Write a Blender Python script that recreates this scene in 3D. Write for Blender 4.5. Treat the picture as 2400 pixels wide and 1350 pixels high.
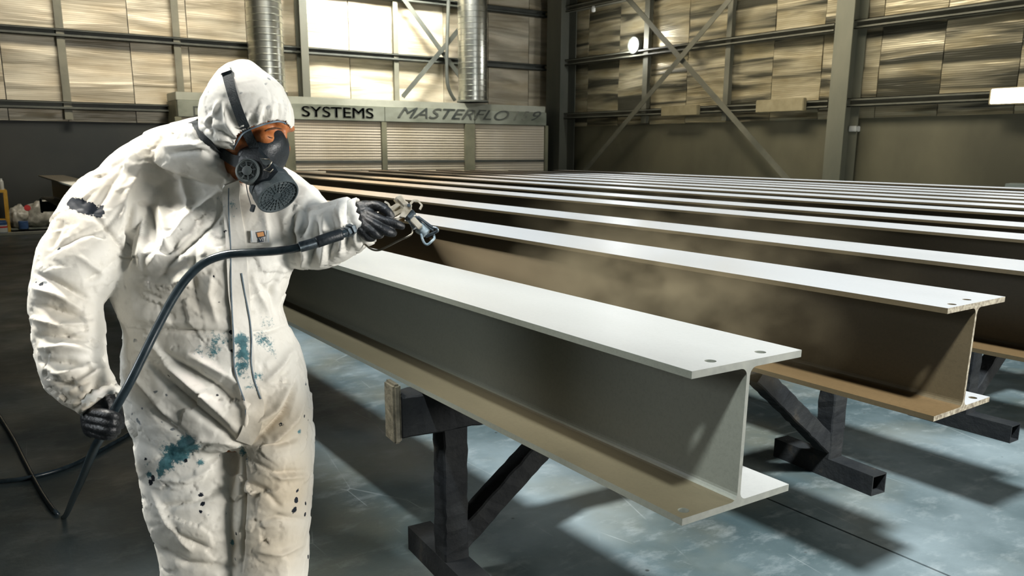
import bpy, bmesh, math, random
import numpy as np
from mathutils import Vector, Matrix, noise as mnoise
from mathutils.bvhtree import BVHTree
from mathutils.kdtree import KDTree
random.seed(7); rng = np.random.default_rng(7)
for o in list(bpy.data.objects): bpy.data.objects.remove(o)
SC = bpy.context.scene
SC.cycles.max_bounces = 6; SC.cycles.diffuse_bounces = 3; SC.cycles.glossy_bounces = 3; SC.cycles.volume_bounces = 0
COL = SC.collection
EYE = 1.6
# ------------------------------------------------------------------ camera
F_PX, YAW, PITCH, ROLL, SHIFT = 1925.98, -0.9717, 0.2197, 0.0054, 102.97
def cam_axes():
    f = np.array([math.sin(YAW)*math.cos(PITCH), math.cos(YAW)*math.cos(PITCH), -math.sin(PITCH)])
    r0 = np.array([math.cos(YAW), -math.sin(YAW), 0.0]); u0 = np.cross(r0, f)
    return math.cos(ROLL)*r0+math.sin(ROLL)*u0, -math.sin(ROLL)*r0+math.cos(ROLL)*u0, f
CR, CU, CW = cam_axes()
RV, UV, WV = Vector(CR), Vector(CU), Vector(CW)
CAMP = Vector((0, 0, EYE))
cd = bpy.data.cameras.new('camera'); cam = bpy.data.objects.new('camera', cd); COL.objects.link(cam)
cd.sensor_width = 36; cd.sensor_fit = 'HORIZONTAL'; cd.lens = F_PX*36/2400; cd.shift_y = SHIFT/2400
cd.clip_start = 0.05; cd.clip_end = 200
M = Matrix.Identity(4)
for i in range(3):
    M[i][0], M[i][1], M[i][2], M[i][3] = CR[i], CU[i], -CW[i], CAMP[i]
cam.matrix_world = M
cd.dof.use_dof = True; cd.dof.focus_distance = 2.6; cd.dof.aperture_fstop = 8.0
SC.camera = cam
# ------------------------------------------------------------------ light and exposure
SC.view_settings.view_transform = 'Standard'; SC.view_settings.look = 'None'
SC.view_settings.exposure = 0.0; SC.view_settings.gamma = 1.0; SC.view_settings.use_curve_mapping = False
wd = bpy.data.worlds.new('sky'); SC.world = wd; wd.use_nodes = True
wd.node_tree.nodes['Background'].inputs[0].default_value = (0.55, 0.80, 1.0, 1)
wd.node_tree.nodes['Background'].inputs[1].default_value = 0.22
def look(o, direction):
    o.rotation_euler = Vector(direction).to_track_quat('-Z', 'Y').to_euler()
sd = bpy.data.lights.new('sun', 'SUN'); sun = bpy.data.objects.new('sun', sd); COL.objects.link(sun)
sd.energy = 12.0; sd.angle = math.radians(5); sd.color = (0.90, 0.96, 1.0); look(sun, (-0.45, 0.36, -1.0))
def area(name, loc, target, sx, sy, power, color, spread=180):
    d = bpy.data.lights.new(name, 'AREA'); o = bpy.data.objects.new(name, d); COL.objects.link(o)
    d.shape = 'RECTANGLE'; d.size = sx; d.size_y = sy; d.energy = power; d.color = color; d.spread = math.radians(spread)
    o.location = loc; look(o, Vector(target)-Vector(loc)); return o
area('door_daylight', (4.4, 6.0, 2.25), (-2.0, 1.0, 1.5), 3.0, 1.7, 860, (1.0, 0.97, 0.91))
area('front_fill', (-3.6, -3.2, 2.6), (-2.25, 0.6, 1.3), 1.6, 1.2, 8, (0.9, 0.96, 1.0), 50)
area('sprayer_top_fill', (-3.7, -1.0, 5.4), (-2.35, 0.5, 1.3), 0.8, 0.6, 14, (1.0, 0.96, 0.88), 26)  # unseen fill, added to light the sprayer from above
area('wall_fill_left', (-14.0, 4.0, 7.6), (-18.5, 4.0, 3.8), 5.0, 1.5, 180, (1.0, 0.91, 0.76), 75)  # added fill for the left wall, no fixture in view
area('high_bay_centre', (-16.2, 8.6, 6.6), (-18.5, 8.6, 4.6), 1.6, 1.0, 460, (1.0, 0.97, 0.9), 100)
area('wall_fill_right', (-10.0, 9.5, 7.6), (-9.5, 13.9, 3.8), 7.0, 1.5, 180, (1.0, 0.91, 0.76), 80)  # unseen light added to brighten the foil wall
# ------------------------------------------------------------------ helpers
def ray(px, py): return WV + RV*((px-1200)/F_PX) - UV*((py-675-SHIFT)/F_PX)
def at(px, py, D): return CAMP + ray(px, py)*D
def onp(px, py, axis, v):
    d = ray(px, py); return CAMP + d*((v-CAMP[axis])/d[axis])
def link(o, parent=None):
    COL.objects.link(o)
    if parent is not None: o.parent = parent
    return o
def tag(o, label=None, cat=None, group=None, kind=None):
    if label: o['label'] = label
    if cat: o['category'] = cat
    if group: o['group'] = group
    if kind: o['kind'] = kind
    return o
def smooth_mesh(me, angle=None):
    me.polygons.foreach_set('use_smooth', [True]*len(me.polygons))
    if angle is not None:
        me.set_sharp_from_angle(angle=math.radians(angle))
def mobj(name, verts, faces, mats, parent=None, smooth=None, mi=None):
    me = bpy.data.meshes.new(name); me.from_pydata([tuple(v) for v in verts], [], faces); me.update()
    for m in (mats if isinstance(mats, (list, tuple)) else [mats]): me.materials.append(m)
    if mi: me.polygons.foreach_set('material_index', mi)
    if smooth: smooth_mesh(me, smooth if smooth is not True else None)
    o = bpy.data.objects.new(name, me); return link(o, parent)
def empty(name, loc, rz=0):
    o = bpy.data.objects.new(name, None); o.location = loc; o.rotation_euler = (0, 0, rz); o.empty_display_size = .1
    return link(o)
class MB:
    def __init__(s): s.v = []; s.f = []; s.m = []
    def add(s, v, f, m=0):
        b = len(s.v); s.v += [tuple(x) for x in v]; s.f += [tuple(i+b for i in q) for q in f]; s.m += [m]*len(f)
    def box(s, a, b, m=0, mat=None, bev=0.0):
        (x0, y0, z0), (x1, y1, z1) = a, b
        if bev <= 0:
            v = [Vector((x, y, z)) for z in (z0, z1) for y in (y0, y1) for x in (x0, x1)]
            f = [(0,2,3,1),(4,5,7,6),(0,1,5,4),(2,6,7,3),(0,4,6,2),(1,3,7,5)]
        else:
            bm = bmesh.new(); bmesh.ops.create_cube(bm, size=1)
            for q in bm.verts:
                q.co = Vector(((x0+x1)/2+q.co.x*(x1-x0), (y0+y1)/2+q.co.y*(y1-y0), (z0+z1)/2+q.co.z*(z1-z0)))
            bmesh.ops.bevel(bm, geom=bm.edges[:], offset=bev, segments=2, affect='EDGES')
            bm.verts.index_update(); v = [q.co.copy() for q in bm.verts]; f = [[q.index for q in p.verts] for p in bm.faces]; bm.free()
        if mat is not None: v = [mat @ p for p in v]
        s.add(v, f, m); return s
    def bar(s, p, q, w, h, up=(0, 0, 1), m=0, bev=0.0):
        p, q = Vector(p), Vector(q); z = (q-p); L = z.length; z.normalize(); x = z.cross(Vector(up))
        if x.length < 1e-4: x = z.cross(Vector((1, 0, 0)))
        x.normalize(); y = z.cross(x).normalized()
        mt = Matrix.Identity(4)
        for i in range(3): mt[i][0], mt[i][1], mt[i][2], mt[i][3] = x[i], y[i], z[i], p[i]
        s.box((-w/2, -h/2, 0), (w/2, h/2, L), m, mt, bev); return s
    def tube(s, pts, r, n=12, m=0, caps=True):
        pts = [Vector(p) for p in pts]; rs = r if isinstance(r, (list, tuple)) else [r]*len(pts)
        ts = [(pts[min(i+1, len(pts)-1)]-pts[max(i-1, 0)]).normalized() for i in range(len(pts))]
        a = ts[0].orthogonal().normalized(); V = []
        for i, p in enumerate(pts):
            a = (a-ts[i]*a.dot(ts[i])).normalized(); b = ts[i].cross(a)
            V += [p+(a*math.cos(t)+b*math.sin(t))*rs[i] for t in [2*math.pi*k/n for k in range(n)]]
        Fc = [(i*n+k, i*n+(k+1) % n, (i+1)*n+(k+1) % n, (i+1)*n+k) for i in range(len(pts)-1) for k in range(n)]
        if caps: Fc += [tuple(range(n-1, -1, -1)), tuple((len(pts)-1)*n+k for k in range(n))]
        s.add(V, Fc, m); return s
    def lathe(s, base, axis, prof, n=32, m=0):
        base, z = Vector(base), Vector(axis).normalized(); x = z.orthogonal().normalized(); y = z.cross(x)
        V = [base+z*h+(x*math.cos(2*math.pi*k/n)+y*math.sin(2*math.pi*k/n))*r for (r, h) in prof for k in range(n)]
        Fc = [(i*n+k, i*n+(k+1) % n, (i+1)*n+(k+1) % n, (i+1)*n+k) for i in range(len(prof)-1) for k in range(n)]
        Fc += [tuple(range(n-1, -1, -1)), tuple((len(prof)-1)*n+k for k in range(n))]
        s.add(V, Fc, m); return s
    def rings(s, rings, m=0, caps=True):
        n = len(rings[0]); V = [p for r in rings for p in r]
        Fc = [(i*n+k, i*n+(k+1) % n, (i+1)*n+(k+1) % n, (i+1)*n+k) for i in range(len(rings)-1) for k in range(n)]
        if caps: Fc += [tuple(range(n-1, -1, -1)), tuple((len(rings)-1)*n+k for k in range(n))]
        s.add(V, Fc, m); return s
    def build(s, name, mats, parent=None, smooth=None):
        return mobj(name, s.v, s.f, mats, parent, smooth, s.m)
def spline(pts, n=8):
    pts = [Vector(p) for p in pts]; P = [pts[0]*2-pts[1]]+pts+[pts[-1]*2-pts[-2]]; out = []
    for i in range(1, len(P)-2):
        for k in range(n):
            t = k/n; a, b, c, d = P[i-1], P[i], P[i+1], P[i+2]
            out.append(.5*((2*b)+(c-a)*t+(2*a-5*b+4*c-d)*t*t+(3*b-a-3*c+d)*t**3))
    out.append(pts[-1]); return out
# ------------------------------------------------------------------ materials
def new_mat(name):
    m = bpy.data.materials.new(name); m.use_nodes = True; nt = m.node_tree
    return m, nt, nt.nodes['Principled BSDF']
def nd(nt, t, **kw):
    n = nt.nodes.new(t)
    for k, v in kw.items(): setattr(n, k, v)
    return n
def noise_node(nt, scale, detail=4, stretch=(1, 1, 1), rough=.55, coord='Object', loc=(0, 0, 0)):
    tc = nd(nt, 'ShaderNodeTexCoord'); mp = nd(nt, 'ShaderNodeMapping'); nz = nd(nt, 'ShaderNodeTexNoise')
    mp.inputs['Scale'].default_value = stretch; mp.inputs['Location'].default_value = loc
    nt.links.new(tc.outputs[coord], mp.inputs[0]); nt.links.new(mp.outputs[0], nz.inputs['Vector'])
    nz.inputs['Scale'].default_value = scale; nz.inputs['Detail'].default_value = detail; nz.inputs['Roughness'].default_value = rough
    return nz.outputs['Fac']
def ramp(nt, src, stops, interp='LINEAR'):
    r = nd(nt, 'ShaderNodeValToRGB'); cr = r.color_ramp; cr.interpolation = interp
    while len(cr.elements) < len(stops): cr.elements.new(.5)
    for e, (p, c) in zip(cr.elements, stops):
        e.position = p; e.color = (c if len(c) == 4 else (*c, 1)) if isinstance(c, (tuple, list)) else (c, c, c, 1)
    nt.links.new(src, r.inputs[0]); return r.outputs[0]
def mixc(nt, fac, a, b, mode='MIX'):
    x = nd(nt, 'ShaderNodeMix', data_type='RGBA', blend_type=mode)
    for s, v in ((x.inputs[0], fac), (x.inputs[6], a), (x.inputs[7], b)):
        if hasattr(v, 'is_output'): nt.links.new(v, s)
        elif isinstance(v, (int, float)): s.default_value = v
        else: s.default_value = (*v, 1) if len(v) == 3 else v
    return x.outputs[2]
def math_n(nt, op, a, b=None, clamp=False):
    x = nd(nt, 'ShaderNodeMath', operation=op, use_clamp=clamp)
    for s, v in ((x.inputs[0], a), (x.inputs[1], b)):
        if v is None: continue
        if hasattr(v, 'is_output'): nt.links.new(v, s)
        else: s.default_value = v
    return x.outputs[0]
def bump(nt, b, src, strength, dist):
    n = nd(nt, 'ShaderNodeBump'); n.inputs['Strength'].default_value = strength; n.inputs['Distance'].default_value = dist
    nt.links.new(src, n.inputs['Height'])
    if b.inputs['Normal'].links: nt.links.new(b.inputs['Normal'].links[0].from_socket, n.inputs['Normal'])
    nt.links.new(n.outputs[0], b.inputs['Normal'])
def simple(name, c0, c1=None, rough=.5, metal=0.0, scale=8, stretch=(1, 1, 1), bs=0.0, bscale=60, lo=.35, hi=.65, rough1=None, emit=None):
    m, nt, b = new_mat(name)
    c1 = c1 or tuple(min(1, x*1.25+.01) for x in c0)
    f = noise_node(nt, scale, 6, stretch)
    nt.links.new(ramp(nt, f, [(lo, c0), (hi, c1)]), b.inputs['Base Color'])
    b.inputs['Roughness'].default_value = rough; b.inputs['Metallic'].default_value = metal
    if rough1 is not None: nt.links.new(ramp(nt, f, [(lo, rough), (hi, rough1)]), b.inputs['Roughness'])
    if bs: bump(nt, b, noise_node(nt, bscale, 5, stretch), bs, .01)
    if emit:
        b.inputs['Emission Color'].default_value = (*emit[0], 1); b.inputs['Emission Strength'].default_value = emit[1]
    return m
MT = {}
MT['dark_steel'] = simple('dark_steel', (.045, .05, .042), (.085, .09, .072), .6, scale=2)
MT['brace'] = simple('brace', (.11, .11, .08), (.17, .165, .12), .6, scale=2)
MT['column'] = simple('column_paint', (.055, .062, .048), (.10, .10, .075), .55, scale=1.5, stretch=(1, 1, .3))
MT['column_r'] = simple('column_paint_dusty', (.12, .125, .09), (.19, .185, .13), .6, scale=1.5, stretch=(1, 1, .3))
MT['duct'] = simple('galvanised', (.42, .44, .40), (.62, .63, .57), .32, 1.0, scale=3, bs=.2, bscale=14)
MT['sheet_dark'] = simple('dark_sheet_wall', (.012, .016, .015), (.028, .03, .025), .65, scale=.6)
MT['sheet_olive'] = simple('olive_sheet_wall', (.085, .08, .05), (.14, .13, .08), .55, scale=.7, stretch=(1, 1, .6), bs=.1)
MT['rubber'] = simple('black_rubber', (.006, .010, .014), (.013, .019, .024), .42, scale=30, bs=.15, bscale=120)
MT['webbing'] = simple('strap_webbing', (.010, .016, .020), (.02, .028, .033), .7, scale=60, bs=.3, bscale=300)
MT['glove'] = simple('black_nitrile', (.005, .006, .007), (.012, .014, .017), .42, scale=40, bs=.35, bscale=90)
MT['cartridge'] = simple('grey_filter_plastic', (.035, .05, .058), (.085, .105, .112), .5, scale=18, bs=.2, bscale=80)
MT['valve'] = simple('grey_valve_plastic', (.07, .085, .088), (.12, .14, .14), .45, scale=30)
MT['hose'] = simple('black_hose', (.010, .018, .024), (.022, .034, .042), .25, scale=30)
MT['gun'] = simple('nickel_plated', (.50, .44, .33), (.78, .72, .60), .30, .55, scale=40, bs=.15, bscale=80)
MT['gun_dark'] = simple('blue_steel', (.05, .07, .085), (.22, .26, .29), .35, .8, scale=40)
MT['guard_wire'] = simple('guard_steel', (.22, .2, .16), (.4, .37, .3), .35, 1.0, scale=40)
MT['tipguard'] = simple('tip_guard_grey', (.10, .15, .18), (.34, .40, .42), .4, .2, scale=60)
MT['brass'] = simple('brass', (.55, .36, .16), (.8, .6, .35), .3, 1.0, scale=40)
MT['black'] = simple('black_hole', (.006, .006, .006), (.01, .01, .01), .9)
MT['yellow'] = simple('yellow_paint', (.55, .30, .03), (.70, .42, .06), .5, scale=8)
MT['cream_fit'] = simple('dusty_beige', (.26, .22, .12), (.34, .29, .17), .7, scale=6)
MT['lamp'] = simple('lit_tube', (.9, .9, .9), (.95, .95, .95), .5, emit=((1.0, .96, .88), 7.0))
MT['foil_glow'] = simple('glowing_glare', (.9, .9, .9), (.95, .95, .95), .5, emit=((1.0, .98, .94), 30.0))  # emission for the glare on the foil, not a real lamp
MT['boot'] = simple('boot_rubber', (.02, .02, .02), (.04, .04, .04), .5)
MT['kerb'] = simple('dusty_kerb', (.16, .17, .15), (.26, .26, .21), .7, scale=3)
MT['bluecan'] = simple('blue_label', (.03, .07, .18), (.06, .13, .28), .4, scale=8)
MT['white'] = simple('white_plastic', (.55, .56, .52), (.68, .68, .63), .4)
MT['green'] = simple('green_plastic', (.02, .16, .08), (.03, .2, .1), .4)
MT['red'] = simple('red_plastic', (.5, .02, .02), (.6, .04, .03), .4)
MT['bag'] = simple('cloudy_plastic', (.28, .27, .22), (.55, .53, .46), .28, scale=9, bs=.8, bscale=14)
MT['timber'] = simple('grey_timber', (.10, .12, .10), (.20, .21, .17), .7, scale=6, stretch=(.2, 1, 1))
MT['text'] = simple('faded_lettering', (.035, .045, .04), (.10, .105, .085), .6, scale=3)
MT['text_pale'] = simple('very_faded_lettering', (.10, .105, .08), (.24, .24, .19), .6, scale=3)
MT['header'] = simple('booth_header_sheet', (.15, .165, .12), (.33, .35, .28), .55, scale=.9, stretch=(1, 1, 2))
MT['header_top'] = simple('booth_top_sheet', (.26, .27, .21), (.44, .45, .37), .5, scale=.9)
MT['booth_post'] = simple('booth_post', (.12, .12, .075), (.24, .235, .15), .6, scale=1.5)
MT['logo_dark'] = simple('logo_navy', (.02, .035, .06), (.03, .05, .08), .6)
MT['logo_orange'] = simple('logo_orange', (.75, .33, .12), (.85, .45, .2), .6)
MT['logo_white'] = simple('logo_white', (.78, .78, .76), (.82, .82, .8), .7)
MT['logo_blue'] = simple('logo_pale_blue', (.55, .66, .72), (.6, .7, .75), .7)
MT['stitch'] = simple('dark_edging', (.10, .14, .18), (.18, .24, .29), .8, scale=40)
def floor_mat():
    m, nt, b = new_mat('stained_concrete')
    a = ramp(nt, noise_node(nt, .8, 6, rough=.5), [(.28, (.012, .023, .026)), (.48, (.036, .052, .054)), (.72, (.14, .17, .175))])
    w = ramp(nt, noise_node(nt, 1.1, 4, loc=(5, 2, 1)), [(.48, 0.0), (.68, 1.0)])
    a = mixc(nt, math_n(nt, 'MULTIPLY', w, .40), a, (.11, .095, .055))
    s = ramp(nt, noise_node(nt, 9, 8, (1.0, .5, 1), rough=.7), [(.52, 0.0), (.70, 1.0)])
    a = mixc(nt, math_n(nt, 'MULTIPLY', s, .18), a, (.35, .37, .36))
    # thin scratches and small drips of paint
    vo = nd(nt, 'ShaderNodeTexVoronoi', feature='DISTANCE_TO_EDGE'); vo.inputs['Scale'].default_value = 1.7
    tc = nd(nt, 'ShaderNodeTexCoord'); mp = nd(nt, 'ShaderNodeMapping'); mp.inputs['Rotation'].default_value = (0, 0, .5); mp.inputs['Scale'].default_value = (.4, 1.6, 1)
    nt.links.new(tc.outputs['Object'], mp.inputs[0]); nt.links.new(mp.outputs[0], vo.inputs['Vector'])
    sc = ramp(nt, vo.outputs['Distance'], [(0.0, 1.0), (.006, 0.0)])
    sc = math_n(nt, 'MULTIPLY', sc, ramp(nt, noise_node(nt, 3, 3, loc=(9, 0, 0)), [(.52, 0.0), (.64, .22)]))
    a = mixc(nt, sc, a, (.42, .44, .43))
    v2 = nd(nt, 'ShaderNodeTexVoronoi', feature='F1'); v2.inputs['Scale'].default_value = 7
    nt.links.new(tc.outputs['Object'], v2.inputs['Vector'])
    sp = math_n(nt, 'MULTIPLY', ramp(nt, v2.outputs['Distance'], [(0.04, 1.0), (.075, 0.0)]), ramp(nt, noise_node(nt, 5, 2, loc=(2, 9, 0)), [(.5, 0.0), (.55, .85)]))
    a = mixc(nt, sp, a, (.02, .022, .02))
    nt.links.new(a, b.inputs['Base Color'])
    nt.links.new(ramp(nt, noise_node(nt, 2.2, 6, loc=(3, 3, 3)), [(.35, .34), (.7, .62)]), b.inputs['Roughness'])
    bump(nt, b, noise_node(nt, 30, 6), .12, .01)
    return m
MT['floor'] = floor_mat()
def insul_mat(name, base0, base1, dark, dk_amt, loc, metal=.25, hstretch=6.0, rough=.42):
    m, nt, b = new_mat(name)
    oi = nd(nt, 'ShaderNodeObjectInfo')
    tc = nd(nt, 'ShaderNodeTexCoord'); mp = nd(nt, 'ShaderNodeMapping')
    va = nd(nt, 'ShaderNodeVectorMath', operation='MULTIPLY_ADD')
    cb = nd(nt, 'ShaderNodeCombineXYZ')
    nt.links.new(math_n(nt, 'MULTIPLY', oi.outputs['Random'], 37.0), cb.inputs[0]); nt.links.new(math_n(nt, 'MULTIPLY', oi.outputs['Random'], 91.0), cb.inputs[2])
    nt.links.new(tc.outputs['Object'], va.inputs[0]); va.inputs[1].default_value = (.34, .34, hstretch*.55); nt.links.new(cb.outputs[0], va.inputs[2])
    n1 = nd(nt, 'ShaderNodeTexNoise'); n1.inputs['Scale'].default_value = 1.0; n1.inputs['Detail'].default_value = 3; n1.inputs['Distortion'].default_value = .5
    nt.links.new(va.outputs[0], n1.inputs['Vector'])
    n2 = nd(nt, 'ShaderNodeTexNoise'); n2.inputs['Scale'].default_value = 2.3; n2.inputs['Detail'].default_value = 5
    v3 = nd(nt, 'ShaderNodeVectorMath', operation='MULTIPLY'); v3.inputs[1].default_value = (1, 1, .35); nt.links.new(va.outputs[0], v3.inputs[0]); nt.links.new(v3.outputs[0], n2.inputs['Vector'])
    c = ramp(nt, n2.outputs['Fac'], [(.35, base0), (.65, base1)])
    d = ramp(nt, n1.outputs['Fac'], [(.50-.05, 0.0), (.50+.09, dk_amt)])
    c = mixc(nt, d, c, dark)
    # fine woven ribs
    wv = nd(nt, 'ShaderNodeTexWave', bands_direction='Z'); wv.inputs['Scale'].default_value = 9; wv.inputs['Distortion'].default_value = .6
    nt.links.new(tc.outputs['Object'], wv.inputs['Vector'])
    c = mixc(nt, math_n(nt, 'MULTIPLY', wv.outputs['Fac'], .16), c, (.05, .05, .03))
    nt.links.new(c, b.inputs['Base Color'])
    b.inputs['Metallic'].default_value = metal; b.inputs['Roughness'].default_value = rough
    bump(nt, b, n1.outputs['Fac'], .6, .10); bump(nt, b, wv.outputs['Fac'], .15, .01)
    return m
MT['insul_l'] = insul_mat('dusty_insulation', (.44, .37, .25), (.66, .60, .46), (.17, .15, .10), .6, 0, .1)
MT['insul_r'] = insul_mat('foil_insulation', (.30, .25, .14), (.56, .50, .34), (.045, .045, .032), .95, 3, .35, 7.0, .36)  # dark smears are reflections in the foil, painted as colour
def coat_mat(name, c0, c1, tan=None, rough=.38, speck=.25):
    m, nt, b = new_mat(name)
    c = ramp(nt, noise_node(nt, 3.0, 7, (.35, 1, 1)), [(.3, c0), (.7, c1)])
    if tan:   # warm reflected light painted in as a tan tint further along the beam
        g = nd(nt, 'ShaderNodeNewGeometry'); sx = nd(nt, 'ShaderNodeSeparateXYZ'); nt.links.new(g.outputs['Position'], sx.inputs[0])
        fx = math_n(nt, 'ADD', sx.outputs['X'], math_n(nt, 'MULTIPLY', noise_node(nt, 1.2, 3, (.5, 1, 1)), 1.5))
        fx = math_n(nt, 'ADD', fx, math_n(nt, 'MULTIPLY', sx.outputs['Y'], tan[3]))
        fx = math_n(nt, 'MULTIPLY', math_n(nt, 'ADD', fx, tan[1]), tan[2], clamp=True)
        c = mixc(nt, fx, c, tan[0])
    sk = ramp(nt, noise_node(nt, 90, 3, rough=.8), [(.45, 0.0), (.75, speck)])
    c = mixc(nt, sk, c, tuple(x*.35 for x in c0))
    nt.links.new(c, b.inputs['Base Color']); b.inputs['Roughness'].default_value = rough
    bump(nt, b, noise_node(nt, 160, 3), .05, .004)
    return m
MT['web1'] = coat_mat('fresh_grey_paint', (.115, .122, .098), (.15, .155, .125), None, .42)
MT['foot1'] = coat_mat('ochre_with_shade', (.052, .044, .024), (.080, .067, .039), None, .5)  # ochre, darkened to paint in the shade below the top flange
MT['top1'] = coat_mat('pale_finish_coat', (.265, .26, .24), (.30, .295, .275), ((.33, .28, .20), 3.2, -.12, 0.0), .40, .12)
MT['webN'] = coat_mat('brown_primer', (.055, .042, .022), (.088, .066, .035), None, .40)
MT['footN'] = coat_mat('brown_primer_with_shade', (.068, .042, .016), (.098, .062, .027), None, .45)  # primer brown with the shade of the top flange painted in
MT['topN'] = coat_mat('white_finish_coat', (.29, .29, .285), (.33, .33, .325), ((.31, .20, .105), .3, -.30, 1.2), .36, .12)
MT['beam_end1'] = simple('grey_cut_end', (.10, .104, .088), (.135, .137, .115), .55, scale=30)
MT['beam_endN'] = simple('spotted_cut_end', (.07, .052, .03), (.22, .195, .14), .6, scale=70)
def trestle_mat():
    m, nt, b = new_mat('paint_crusted_steel')
    c = ramp(nt, noise_node(nt, 7, 7), [(.35, (.006, .007, .008)), (.62, (.012, .013, .013)), (.82, (.05, .04, .028))])
    nt.links.new(c, b.inputs['Base Color']); b.inputs['Roughness'].default_value = .75; b.inputs['Specular IOR Level'].default_value = .15
    bump(nt, b, noise_node(nt, 45, 6), .3, .012); return m
MT['trestle'] = trestle_mat()
MT['trestle_worn'] = simple('worn_trestle_cap', (.05, .044, .028), (.13, .115, .078), .6, scale=25, bs=.3)
def suit_mat():
    m, nt, b = new_mat('white_coverall_fabric')
    at1 = nd(nt, 'ShaderNodeAttribute', attribute_name='teal'); at2 = nd(nt, 'ShaderNodeAttribute', attribute_name='navy'); at3 = nd(nt, 'ShaderNodeAttribute', attribute_name='tan')
    n1 = noise_node(nt, 38, 7, rough=.7); n2 = noise_node(nt, 11, 5, loc=(4, 4, 4)); nb = noise_node(nt, 140, 4, rough=.7)
    c = ramp(nt, n2, [(.3, (.72, .70, .64)), (.7, (.82, .805, .755))])
    c = mixc(nt, math_n(nt, 'MULTIPLY', at3.outputs['Fac'], .85), c, (.50, .39, .24))
    # light grime
    c = mixc(nt, ramp(nt, n1, [(.56, 0.0), (.74, .28)]), c, (.42, .38, .30))
    # free splashes: small drops
    vo = nd(nt, 'ShaderNodeTexVoronoi', feature='F1'); vo.inputs['Scale'].default_value = 22; tc = nd(nt, 'ShaderNodeTexCoord')
    wp = nd(nt, 'ShaderNodeTexNoise'); wp.inputs['Scale'].default_value = 30
    nt.links.new(tc.outputs['Object'], wp.inputs['Vector'])
    mv = nd(nt, 'ShaderNodeVectorMath', operation='MULTIPLY_ADD'); mv.inputs[1].default_value = (.04, .04, .04); nt.links.new(wp.outputs['Color'], mv.inputs[0]); nt.links.new(tc.outputs['Object'], mv.inputs[2])
    nt.links.new(mv.outputs[0], vo.inputs['Vector'])
    drops = math_n(nt, 'MULTIPLY', ramp(nt, vo.outputs['Distance'], [(.09, 1.0), (.13, 0.0)]), ramp(nt, noise_node(nt, 6, 2, loc=(7, 0, 0)), [(.55, 0.0), (.62, .8)]))
    c = mixc(nt, drops, c, (.07, .10, .13))
    def th(attr, lo, hi, col, c, k):
        v = math_n(nt, 'ADD', attr.outputs['Fac'], math_n(nt, 'MULTIPLY', math_n(nt, 'SUBTRACT', n1, .5), k))
        v = math_n(nt, 'ADD', v, math_n(nt, 'MULTIPLY', math_n(nt, 'SUBTRACT', nb, .5), k*.6))
        return mixc(nt, ramp(nt, v, [(lo, 0.0), (hi, 1.0)]), c, col)
    c = th(at1, .42, .70, ramp(nt, n1, [(.35, (.025, .085, .105)), (.6, (.09, .22, .25))]), c, 1.7)
    c = th(at2, .46, .56, (.008, .012, .020), c, 1.6)
    nt.links.new(c, b.inputs['Base Color']); b.inputs['Roughness'].default_value = .55
    b.inputs['Specular IOR Level'].default_value = .25
    # crumple relief
    v = nd(nt, 'ShaderNodeTexVoronoi', feature='SMOOTH_F1'); v.inputs['Scale'].default_value = 24; v.inputs['Smoothness'].default_value = .15
    nt.links.new(mv.outputs[0], v.inputs['Vector'])
    bump(nt, b, v.outputs['Distance'], .10, .02)
    bump(nt, b, noise_node(nt, 16, 3, (1, 1, 1), loc=(1, 1, 1)), .12, .02)
    return m
MT['suit'] = suit_mat()
def skin_mat():
    m, nt, b = new_mat('skin')
    c = ramp(nt, noise_node(nt, 45, 5), [(.3, (.30, .085, .022)), (.7, (.52, .19, .06))])
    nt.links.new(c, b.inputs['Base Color']); b.inputs['Roughness'].default_value = .48
    b.inputs['Subsurface Weight'].default_value = .08; b.inputs['Subsurface Radius'].default_value = (.01, .004, .002)
    bump(nt, b, noise_node(nt, 120, 4), .3, .004); return m
MT['skin'] = skin_mat()
# ================================================================== SETTING
XL, YR = -18.5, 13.9          # left and right walls
ZT, BH, BB, TF, TW = 1.131, 0.3639, 0.3661, .0175, .0105
ZB = ZT-BH
# floor in two pours with an open joint between them
fb = MB(); fb.box((-18.6, -7, -.12), (7.5, 3.02, 0)); fb.box((-18.6, 3.032, -.12), (7.5, 14.1, 0)); fb.box((-18.6, 3.0, -.12), (7.5, 3.05, -.02))
tag(fb.build('floor', MT['floor']), kind='structure')
wl = MB(); wl.box((XL-.2, -7, 0), (XL-.06, 14.1, 8)); wall_left = tag(wl.build('wall_left', MT['sheet_dark']), kind='structure')
wr = MB(); wr.box((-18.6, YR+.06, 0), (7.5, YR+.2, 8)); wall_right = tag(wr.build('wall_right', MT['sheet_olive']), kind='structure')
wb = MB(); wb.box((-18.6, -7.2, 0), (7.5, -7, 8)); tag(wb.build('wall_back', MT['sheet_olive']), kind='structure')
wf = MB(); wf.box((7.5, -7, 0), (7.7, 1.0, 8)); wf.box((7.5, 10.5, 0), (7.7, 14.1, 8)); wf.box((7.5, 1.0, 5.2), (7.7, 10.5, 8))
tag(wf.build('wall_front', MT['sheet_olive']), kind='structure')
ce = MB()   # unseen roof, its long opening shaped to limit where the sun falls
OX0, OX1, OY0, OY1 = -9.5, 6.5, -1.35, 10.4
ce.box((-18.7, -7.2, 8), (7.7, OY0, 8.15)); ce.box((-18.7, OY1, 8), (7.7, 14.1, 8.15)); ce.box((-18.7, OY0, 8), (OX0, OY1, 8.15)); ce.box((OX1, OY0, 8), (7.7, OY1, 8.15))
tag(ce.build('ceiling', simple('roof_sheet', (.3, .29, .24), (.4, .38, .32), .6)), kind='structure')
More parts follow.
